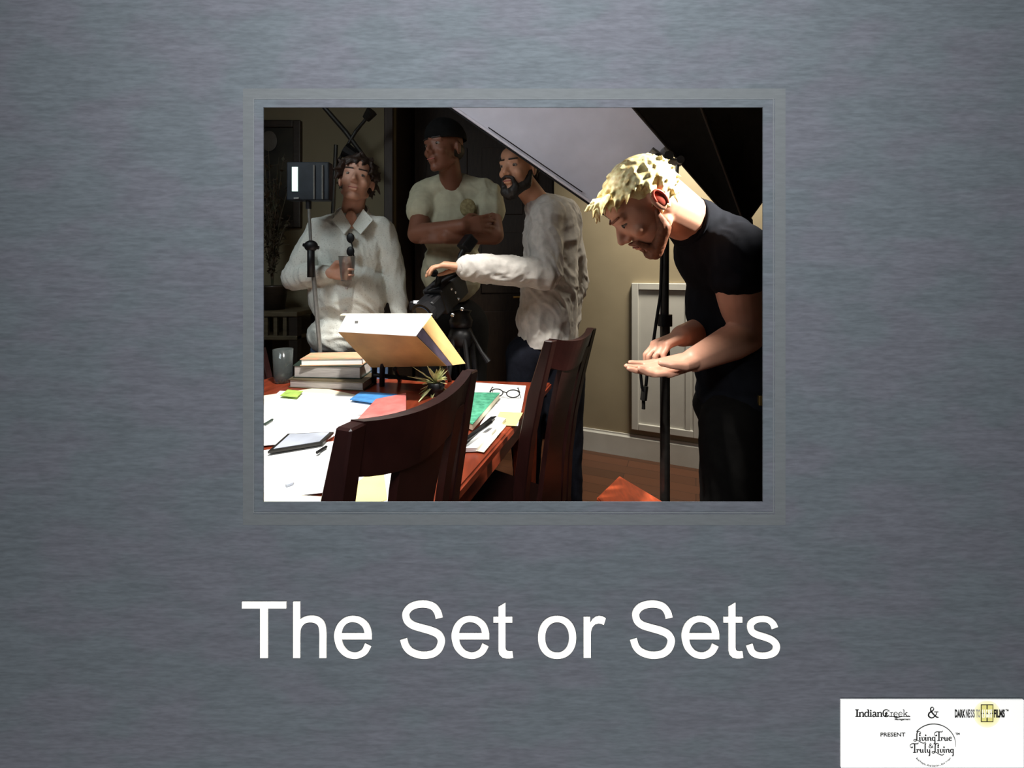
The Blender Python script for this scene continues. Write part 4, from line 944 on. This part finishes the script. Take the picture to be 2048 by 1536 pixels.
link('hair', hair_mesh(hc, Rh, S4, cov, 520, .030, .0065, 21, flow=(0, -.9, -.1), base=[((0, .026, .043), (.0775, .094, .084))], vox=.0038, jit=.5), M['hairblond'], P4, smooth=True)
mb = MB(); rnd = random.Random(5)          # fringe falling forward from the brow
for i in range(34):
    x_ = rnd.uniform(-.055, .055); p0 = V((x_, -.062-.012*(1-(x_/.055)**2), .088)); d = V((rnd.uniform(-.3, .3), -.62, rnd.uniform(-.35, .5))).normalized()*rnd.uniform(.025, .055)
    mb.capsule(T(p0), .008*S4, T(p0+d*.6), .006*S4, n=8, k=2); mb.capsule(T(p0+d*.6), .006*S4, T(p0+d+V((0, 0, -.012))), .0022*S4, n=8, k=2)
link('fringe', fuse(mb, .0035, 1), M['hairblond'], P4, smooth=True)
mb = MB()
for q in (-1, 1): limb(mb, [T((q*.066, -.004, -.022)), T((q*.054, -.018, -.070)), T((q*.020, -.070, -.106))], [.006, .018, .020]); limb(mb, [T((q*.004, -.099, -.047)), T((q*.024, -.088, -.054)), T((q*.030, -.074, -.086))], [.005, .007, .010])
mb.ell(T((0, -.070, -.106)), (.026, .018, .018)); link('beard', fuse(mb, .004, 2, .002, 80), M['beardblond'], P4, smooth=True)
mb = MB()                                  # T-shirt
mb.ell(W(1440, 520, 1.29), (.115, .165, .16), Matrix.Rotation(-.5, 3, 'Y')); mb.ell(W(1462, 620, 1.31), (.125, .15, .19), Matrix.Rotation(-.2, 3, 'Y')); mb.ell(W(1478, 730, 1.31), (.125, .145, .16)); mb.ell(W(1478, 790, 1.31), (.12, .14, .09))
limb(mb, [W(1392, 452, 1.26), W(1420, 478, 1.27)], [.078, .088]); limb(mb, [W(1420, 478, 1.28), W(1458, 502, 1.19)], [.085, .078]); limb(mb, [W(1420, 478, 1.28), sF], [.085, .075])
limb(mb, [sN+V((.015, 0, 0)), sN.lerp(eN, .26)+V((.006, 0, 0))], [.080, .074]); limb(mb, [sF, sF.lerp(eF, .5)], [.072, .070])
cloth(P4, 't_shirt', mb, M['blacktee'], .0065, 5, .006, 10, 31)
nk = MB(); cN = W(1378, 444, 1.245); dN = (hc-cN).normalized(); u_ = dN.cross(V((0, 1, 0))).normalized(); w2 = dN.cross(u_)
nk.tube([cN+u_*.069*math.cos(a*math.pi/12)+w2*.069*math.sin(a*math.pi/12) for a in range(25)], .006, n=8, cap=False); nk.build('neck_band', M['blacktee'], P4, smooth=True)
fe = [(.70, 1.24, 0), (.72, 1.48, 0)]
mb = MB(); mb.ell(W(1478, 820, 1.32), (.125, .15, .10))
limb(mb, [W(1470, 850, 1.24), W(1458, 1000, 1.23), V((.70, 1.24, .08))], [.098, .078, .06]); limb(mb, [W(1480, 850, 1.42), W(1470, 1000, 1.45), V((.72, 1.48, .08))], [.098, .078, .06]); cloth(P4, 'trousers', mb, M['blackpants'], .011, 4, .006, 9, 3)
shoes(P4, fe, (-1, 0, 0))
mb = MB(); ring_c = W(1506, 893, 1.20); mb.tube([ring_c+V((.027*math.cos(a*math.pi/12), -.012*math.cos(a*math.pi/12), .038*math.sin(a*math.pi/12))) for a in range(25)], .0035, n=6, cap=False)
kr = mb.build('key_ring', M['blackmetal'], None); tag(kr, 'dull metal ring hanging at the black trousers of the blond person', 'ring')
mb = MB(); mb.box(W(1521, 801, 1.17), (.012, .01, .026), bev=.002); mb.build('belt_buckle', M['gold'], P4)
WS = lambda x, y, Z: W(x, y, Z+.16)
# ================================================================ film gear
# video camera on its tripod
tz = 1.80
vc = thing('video_camera', 'black video camera with top handle, tilted down on the tripod', 'camera', tuple(WS(880, 600, tz)))
a, b = WS(862, 600, 1.72), WS(900, 560, 1.84); dax = (b-a).normalized(); 
def obox(c, ax, d, bev=.004, upv=(0, 0, 1)):
    x = V(ax).normalized(); y = V(upv).cross(x).normalized(); z_ = x.cross(y); R = Matrix((x, y, z_)).transposed(); mb = MB(); mb.box(c, d, R, bev=bev); return mb
ax = V((-.35, -.75, -.42)).normalized(); cc = WS(893, 583, 1.80)
obox(cc, ax, (.20, .10, .12), .008).build('camera_body', M['black'], vc)
obox(cc+ax*.13, ax, (.08, .085, .085), .01).build('lens_barrel', M['black'], vc)
mb = MB(); mb.tube([cc+ax*.16, cc+ax*.20], [.047, .052], n=24); mb.build('lens_hood', M['black'], vc)
mb = MB(); mb.tube([cc+ax*.196, cc+ax*.203], .040, n=24); mb.build('lens_glass', mat('coated_lens_glass', (.02, .03, .05), .05, .1, 5, spec=1), vc)
mb = MB(); h = WS(897, 551, 1.76); mb.tube([cc+ax*.09+V((0, 0, .055)), WS(878, 556, 1.71), WS(893, 546, 1.745), WS(918, 541, 1.80), cc-ax*.08+V((0, 0, .06))], .014, n=12); mb.build('top_handle', M['black'], vc, smooth=True)
obox(WS(935, 487, 1.83), (.5, .4, .75), (.075, .06, .055), .008).build('viewfinder', M['black'], vc)
mb = MB(); mb.tube([WS(914, 540, 1.82), WS(922, 510, 1.83), WS(935, 487, 1.83)], .014, n=10); mb.build('viewfinder_arm', M['black'], vc)
mb = MB(); mb.capsule(WS(862, 543, 1.76), .019, WS(868, 546, 1.80), .019); mb.build('focus_knob', M['black'], vc, smooth=True)
obox(WS(838, 611, 1.70), (1, 0, 0), (.072, .05, .04), .006).build('side_monitor', M['black'], vc)
obox(WS(838, 604, 1.672), (1, 0, 0), (.046, .004, .012), .001).build('lit_display', M['lamp'], vc)
for px, py, r in ((903, 578, .006), (911, 585, .005), (917, 598, .006), (905, 630, .009), (924, 618, .009)):
    mb = MB(); mb.ell(WS(px, py, 1.715), (r, r*.6, r)); mb.build('button', M['chrome'], vc, smooth=True)
tr = thing('tripod', 'black video tripod with three legs behind the table', 'tripod', (WS(925, 700, 1.85).x, 2.01, 0))
hd = WS(922, 632, 1.84); mb = MB(); mb.lathe(hd-V((0, 0, .05)), [(0, 0), (.05, 0), (.055, .03), (.04, .06), (.05, .075), (0, .08)]); mb.build('fluid_head', M['black'], tr, smooth=True)
mb = MB(); mb.tube([hd, hd+V((.10, -.05, -.16)), hd+V((.13, -.06, -.20))], [.009, .009, .014], n=10); mb.build('pan_handle', M['black'], tr)
mb = MB(); mb.lathe(hd-V((0, 0, .14)), [(0, 0), (.05, 0), (.06, .05), (.045, .09), (0, .09)]); mb.build('bowl', M['black'], tr, smooth=True)
for an in (200, 330, 85):
    q = math.radians(an); d = V((math.cos(q), math.sin(q), 0)); t0 = hd-V((0, 0, .10))+d*.04; f0 = V((hd.x, hd.y, 0))+d*.17
    mb = MB(); s_ = V((-d.y, d.x, 0))*.028
    for e in (-1, 1): mb.tube([t0+s_*e, t0.lerp(f0, .55)+s_*e*.8], .011, n=8)
    mb.tube([t0.lerp(f0, .35), f0+V((0, 0, .01))], .010, n=8); mb.box(t0.lerp(f0, .55), (.05, .05, .05), bev=.01)
    lg = mb.build('leg', M['black'], tr); mb = MB(); mb.ell(f0+V((0, 0, .012)), (.018, .018, .012)); mb.build('foot', M['blackmetal'], lg, smooth=True)

# light stand with lamp panel in front of the off-white shirt
b0 = W(634, 700, 1.97); ls = thing('light_stand', 'thin grey light stand in front of the off-white shirt', 'light stand', (b0.x, 1.985, 0))
top = W(617, 405, 1.95); kn = W(622, 492, 1.95)
mb = MB(); mb.tube([V((b0.x-.01, 1.985, .05)), W(640, 700, 1.98), kn], .0095, n=10); mb.build('lower_tube', M['greymetal'], ls)
mb = MB(); mb.tube([kn, top], .0065, n=10); mb.build('upper_tube', M['greymetal'], ls)
mb = MB(); mb.ell(kn, (.030, .022, .026)); mb.tube([kn-V((.035, 0, -.005)), kn+V((.035, 0, -.008))], .008, n=8); mb.tube([kn, kn-V((0, 0, .14))], .016, n=10); mb.build('clamp', M['black'], ls, smooth=True)
for an in (30, 150, 270):
    q = math.radians(an); d = V((math.cos(q), math.sin(q), 0)); mb = MB(); mb.tube([V((b0.x-.01, 1.985, .35)), V((b0.x-.01, 1.985, .01))+d*.10], .008, n=8); mb.build('leg', M['greymetal'], ls)
lp = thing('lamp_panel', 'black flat lamp panel with a bright vertical strip, on the thin stand', 'lamp', tuple(W(617, 402, 1.95)))
c0, c1 = W(578, 326, 1.95), W(662, 402, 1.95); cm_ = (c0+c1)/2; w_, h_ = c1.x-c0.x, c0.z-c1.z
mb = MB(); mb.box(cm_, (w_, .045, h_), bev=.005); mb.build('housing', mat('dark_blue_black_metal', (.012, .016, .022), .5, .3, 20, spec=.2), lp)
mb = MB(); p = W(589, 358, 1.92); mb.box((p.x, 1.924, p.z), (.026, .004, .108), bev=.001); mb.build('lit_strip', M['screen'], lp)
mb = MB(); p = W(592, 396, 1.92); mb.box((p.x, 1.924, p.z), (.022, .004, .007)); mb.build('label_strip', M['greymetal'], lp)
for x_ in (628, 645): mb = MB(); mb.tube([W(x_, 330, 1.922), W(x_, 398, 1.922)], .004, n=6); mb.build('edge_bar', M['greymetal'], lp)
mb = MB(); mb.tube([W(617, 402, 1.95), W(617, 418, 1.95)], .012, n=10); mb.build('bracket', M['black'], lp)
# boom stand with a dark lamp behind
bs = thing('boom_stand', 'dark boom arm stand crossing the olive wall above the leftmost head', 'boom stand', (W(640, 0, 2.7).x, 2.72, 0))
mb = MB(); mb.tube([V((W(640, 0, 2.7).x, 2.72, .02)), W(672, 290, 2.72)], .012, n=10); mb.build('upright', M['blackmetal'], bs)
mb = MB(); mb.tube([W(648, 214, 2.66), W(690, 262, 2.72), W(752, 345, 2.80)], [.014, .016, .012], n=10); mb.build('boom_arm', M['blackmetal'], bs)
mb = MB(); mb.tube([W(672, 330, 2.76), W(712, 262, 2.72), W(742, 226, 2.68)], [.008, .011, .009], n=10); mb.build('cross_arm', M['blackmetal'], bs)
mb = MB(); mb.tube([W(690, 300, 2.74), W(725, 322, 2.76)], [.05, .03], n=16); mb.build('lamp_head', M['black'], bs)
mb = MB(); mb.tube([W(732, 238, 2.69), W(744, 222, 2.67)], [.024, .034], n=16); mb.build('counterweight', M['blackmetal'], bs)
for an in (20, 140, 260):
    q = math.radians(an); d = V((math.cos(q), math.sin(q)*.55, 0)); mb = MB(); mb.tube([V((bs.location.x, 2.72, .4)), V((bs.location.x, 2.72, .012))+d*.32], .009, n=8); mb.build('leg', M['blackmetal'], bs)

# silvery diffusion panel, top centre
dfp = thing('diffusion_panel', 'large silvery white diffusion panel with black piping, sloping across the top', 'diffusion panel', tuple(W(1205, 428, 1.62)))
P00 = W(1262, 466, 1.66); P10 = W(780, 133, 1.80); P01 = W(1408, 196, 1.60); P11 = W(900, -60, 1.70)
U = P10-P00; Vv = P01-P00; n_ = U.cross(Vv).normalized()
if n_.y > 0: n_ = -n_
mb = MB(); G = 24; grid = []
for side in (0, 1):
    g_ = []
    for i in range(G+1):
        for j in range(G+1):
            u_, v_ = i/G, j/G; q = P00*(1-u_)*(1-v_)+P10*u_*(1-v_)+P01*(1-u_)*v_+P11*u_*v_
            sag = -.05*math.sin(math.pi*u_)*math.sin(math.pi*v_)+.004*math.sin(u_*17+v_*5)*math.sin(v_*9)
            g_.append(mb.b.verts.new(q+n_*(-sag*-1)+n_*(-.002 if side else 0)))
    grid.append(g_)
for s_, g_ in enumerate(grid):
    for i in range(G):
        for j in range(G):
            f = [g_[i*(G+1)+j], g_[(i+1)*(G+1)+j], g_[(i+1)*(G+1)+j+1], g_[i*(G+1)+j+1]]; mb.b.faces.new(f if s_ == 0 else f[::-1])
mb.build('fabric', M['diffuser'], dfp, smooth=True)
for nm, (p, q) in (('lower_piping', (P00, P10)), ('side_piping', (P00, P01)), ('upper_piping', (P11, P10)), ('side_piping', (P01, P11))):
    mb = MB(); mb.tube([p, q], .004, n=8); mb.build(nm, M['black'], dfp)
mb = MB(); e_ = (P01-P00).normalized()*.022+n_*.008; mb.tube([P00.lerp(P10, .2)+e_, P00.lerp(P10, .58)+e_], .0022, n=6); mb.build('seam', M['black'], dfp)
mb = MB(); e2 = (P01-P00).normalized()*.010+n_*.006; mb.tube([P00+e2, P10+e2], .006, n=8); mb.build('silver_edge', M['diffuser'], dfp)

# black softbox shell, top right
sb = thing('softbox', 'large black softbox shell opening upwards in the top right corner', 'softbox', tuple(W(1478, 440, 1.75)))
apx = [W(1466, 446, 1.78), W(1488, 446, 1.70), W(1500, 436, 1.76), W(1474, 436, 1.84)]
rim = [W(1150, 80, 1.22), W(1330, 20, 1.15), W(1640, 240, 1.35), W(1560, 120, 1.95)]
mb = MB(); ns = 10; rg = []
for j in range(ns+1):
    t = j/ns; rg_ = []
    for i in range(4):
        a_, b_ = apx[i].lerp(rim[i], t), apx[(i+1) % 4].lerp(rim[(i+1) % 4], t)
        cen_ = sum((apx[m_].lerp(rim[m_], t) for m_ in range(4)), V((0, 0, 0)))/4
        for s_ in range(6): q = a_.lerp(b_, s_/6); bulge = .05*math.sin(math.pi*t)*math.sin(math.pi*s_/6); rg_.append(q+(q-cen_).normalized()*-bulge*.6)
    rg.append(rg_)
mb.rings(rg, cap=True); mb.build('shell', M['blackcloth'], sb)
for i in range(4): mb = MB(); mb.tube([apx[i], rim[i]], .005, n=6); mb.build('rib', M['blackmetal'], sb)
mb = MB(); mb.tube([W(1472, 440, 1.77), W(1484, 452, 1.76), W(1492, 468, 1.76)], [.05, .045, .03], n=20); mb.build('speed_ring', M['blackmetal'], sb)
mb = MB(); mb.tube([W(1462, 440, 1.70), W(1500, 470, 1.72)], .012, n=10); mb.build('mount', M['greymetal'], sb)

# stand with clamp beside the bending person
lz = 1.50; b0 = W(1330, 900, lz); s2 = thing('light_stand', 'thick black light stand rising between the blond person and the access panel', 'light stand', (b0.x, lz, 0))
mb = MB(); mb.tube([V((b0.x, lz, .02)), W(1330, 640, lz)], .0165, n=14); mb.build('lower_tube', M['blackmetal'], s2)
mb = MB(); mb.tube([W(1330, 640, lz), W(1331, 470, lz)], .0125, n=14); mb.build('upper_tube', M['blackmetal'], s2)
mb = MB(); mb.tube([W(1321, 655, lz), W(1323, 482, lz)], .0035, n=8); mb.build('chrome_rod', M['chrome'], s2)
mb = MB(); mb.tube([W(1331, 470, lz), W(1352, 365, lz), W(1355, 330, lz)], .006, n=10); mb.build('top_rod', M['chrome'], s2)
for px, py, r, m_ in ((1312, 318, .015, 'chrome'), (1334, 314, .017, 'chrome'), (1357, 322, .014, 'chrome'), (1330, 300, .010, 'greymetal')):
    mb = MB(); c_ = W(px, py, 1.52); mb.tube([c_-V((.0, .02, 0)), c_+V((0, .02, 0))], r, n=14); mb.build('clamp_knob', M[m_], s2)
mb = MB(); mb.tube([W(1302, 300, 1.52), W(1330, 320, 1.52), W(1362, 326, 1.52)], .012, n=10); mb.tube([W(1333, 320, 1.52), W(1333, 284, 1.52)], .006, n=8); mb.build('clamp_arm', M['greymetal'], s2)
mb = MB(); mb.lathe(W(1330, 652, lz), [(0, 0), (.024, 0), (.024, .04), (0, .04)]); mb.build('collar', M['black'], s2)
for an in (60, 185, 300):
    q = math.radians(an); d = V((math.cos(q), math.sin(q), 0)); mb = MB(); mb.tube([V((b0.x, lz, .34)), V((b0.x, lz, .012))+d*.13], .009, n=8); mb.build('leg', M['blackmetal'], s2)
# hanging cable with a plug
cb = thing('cable', 'dark cable hanging down beside the stand with a plug at its end', 'cable', tuple(W(1286, 815, 1.46)))
mb = MB(); mb.tube([W(1324, 500, 1.47), W(1321, 590, 1.46), W(1313, 640, 1.46), W(1306, 690, 1.46), W(1296, 730, 1.46), W(1291, 780, 1.46)], .0055, n=8); mb.build('cord', M['black'], cb)
mb = MB(); mb.tube([W(1280, 735, 1.45), W(1284, 775, 1.45), W(1291, 790, 1.45)], .005, n=8); mb.build('loop', M['black'], cb)
mb = MB(); mb.tube([W(1290, 772, 1.455), W(1287, 800, 1.455)], .011, n=10); mb.tube([W(1287, 800, 1.455), W(1287, 818, 1.455)], .006, n=8); mb.build('plug', M['blackmetal'], cb)
# ================================================================ light
def area(name, loc, target, sx, sy, power, col=(1, 1, 1), spread=180):
    d = bpy.data.lights.new(name, 'AREA'); d.shape = 'RECTANGLE'; d.size = sx; d.size_y = sy; d.energy = power; d.color = col; d.spread = math.radians(spread)
    o = bpy.data.objects.new(name, d); C.objects.link(o); o.location = loc; o.rotation_euler = (V(target)-V(loc)).to_track_quat('-Z', 'Y').to_euler(); return o
def spot(name, loc, target, power, ang, blend=.3, col=(1, 1, 1), r=.05):
    d = bpy.data.lights.new(name, 'SPOT'); d.energy = power; d.color = col; d.spot_size = math.radians(ang); d.spot_blend = blend; d.shadow_soft_size = r
    o = bpy.data.objects.new(name, d); C.objects.link(o); o.location = loc; o.rotation_euler = (V(target)-V(loc)).to_track_quat('-Z', 'Y').to_euler(); return o
# added unseen lamps on the camera side, brightening the front wall
area('added_wall_light_top', (0, -.16, 1.74), (0, .45, 1.02), .35, .08, 16.5, (1, 1, 1))
area('added_wall_light_bottom', (0, -.12, .10), (0, .45, .9), 1.6, .08, 12, (1, 1, 1))
# key lamp above the table
spot('key_lamp', (-.34, 1.05, 2.55), (-.45, 1.16, .75), 225, 67, .2, (1, .97, .92), .05)
spot('added_head_light', (1.22, .84, 2.08), (.47, 1.20, 1.45), 330, 23, .3, (1, .96, .88), .06)  # added spot without a fixture, brightens the blond head and neck
# cool daylight from the left, warm light on the right wall
area('left_daylight', (-1.28, .80, 2.32), (-.80, 2.0, 1.35), .5, .5, 5.2, (.86, .96, 1), 120)
area('added_right_wall_light', (1.12, 2.28, 2.6), (.98, 2.85, .9), .4, .3, 19, (1, .92, .78), 95)  # added unseen source that lifts the tan wall
area('room_fill', (-.3, 1.2, 2.6), (-.3, 2.2, .8), 1.2, .8, 2.2, (1, .9, .75))
area('added_diffuser_light', (-.45, .85, 2.0), (.15, 1.62, 2.0), .3, .3, .8, (.95, .93, 1), 110)  # added just to brighten the diffusion panel, no fixture there

w = bpy.data.worlds.new('World'); bpy.context.scene.world = w; w.use_nodes = True
w.node_tree.nodes['Background'].inputs['Color'].default_value = (.5, .5, .55, 1); w.node_tree.nodes['Background'].inputs['Strength'].default_value = .02

cam = bpy.data.cameras.new('camera'); co = bpy.data.objects.new('camera', cam); C.objects.link(co)
co.location = (0, 0, H); co.rotation_euler = (math.pi/2, 0, 0)
cam.sensor_fit = 'HORIZONTAL'; cam.sensor_width = 36; cam.lens = 36*F/2048; cam.clip_start = .02
cam.shift_y = -(768-HZ)/2048
sc = bpy.context.scene; sc.camera = co
sc.view_settings.view_transform = 'Standard'; sc.view_settings.look = 'None'; sc.view_settings.exposure = 0; sc.view_settings.gamma = 1
sc.view_settings.use_curve_mapping = False
sc.cycles.max_bounces = 6
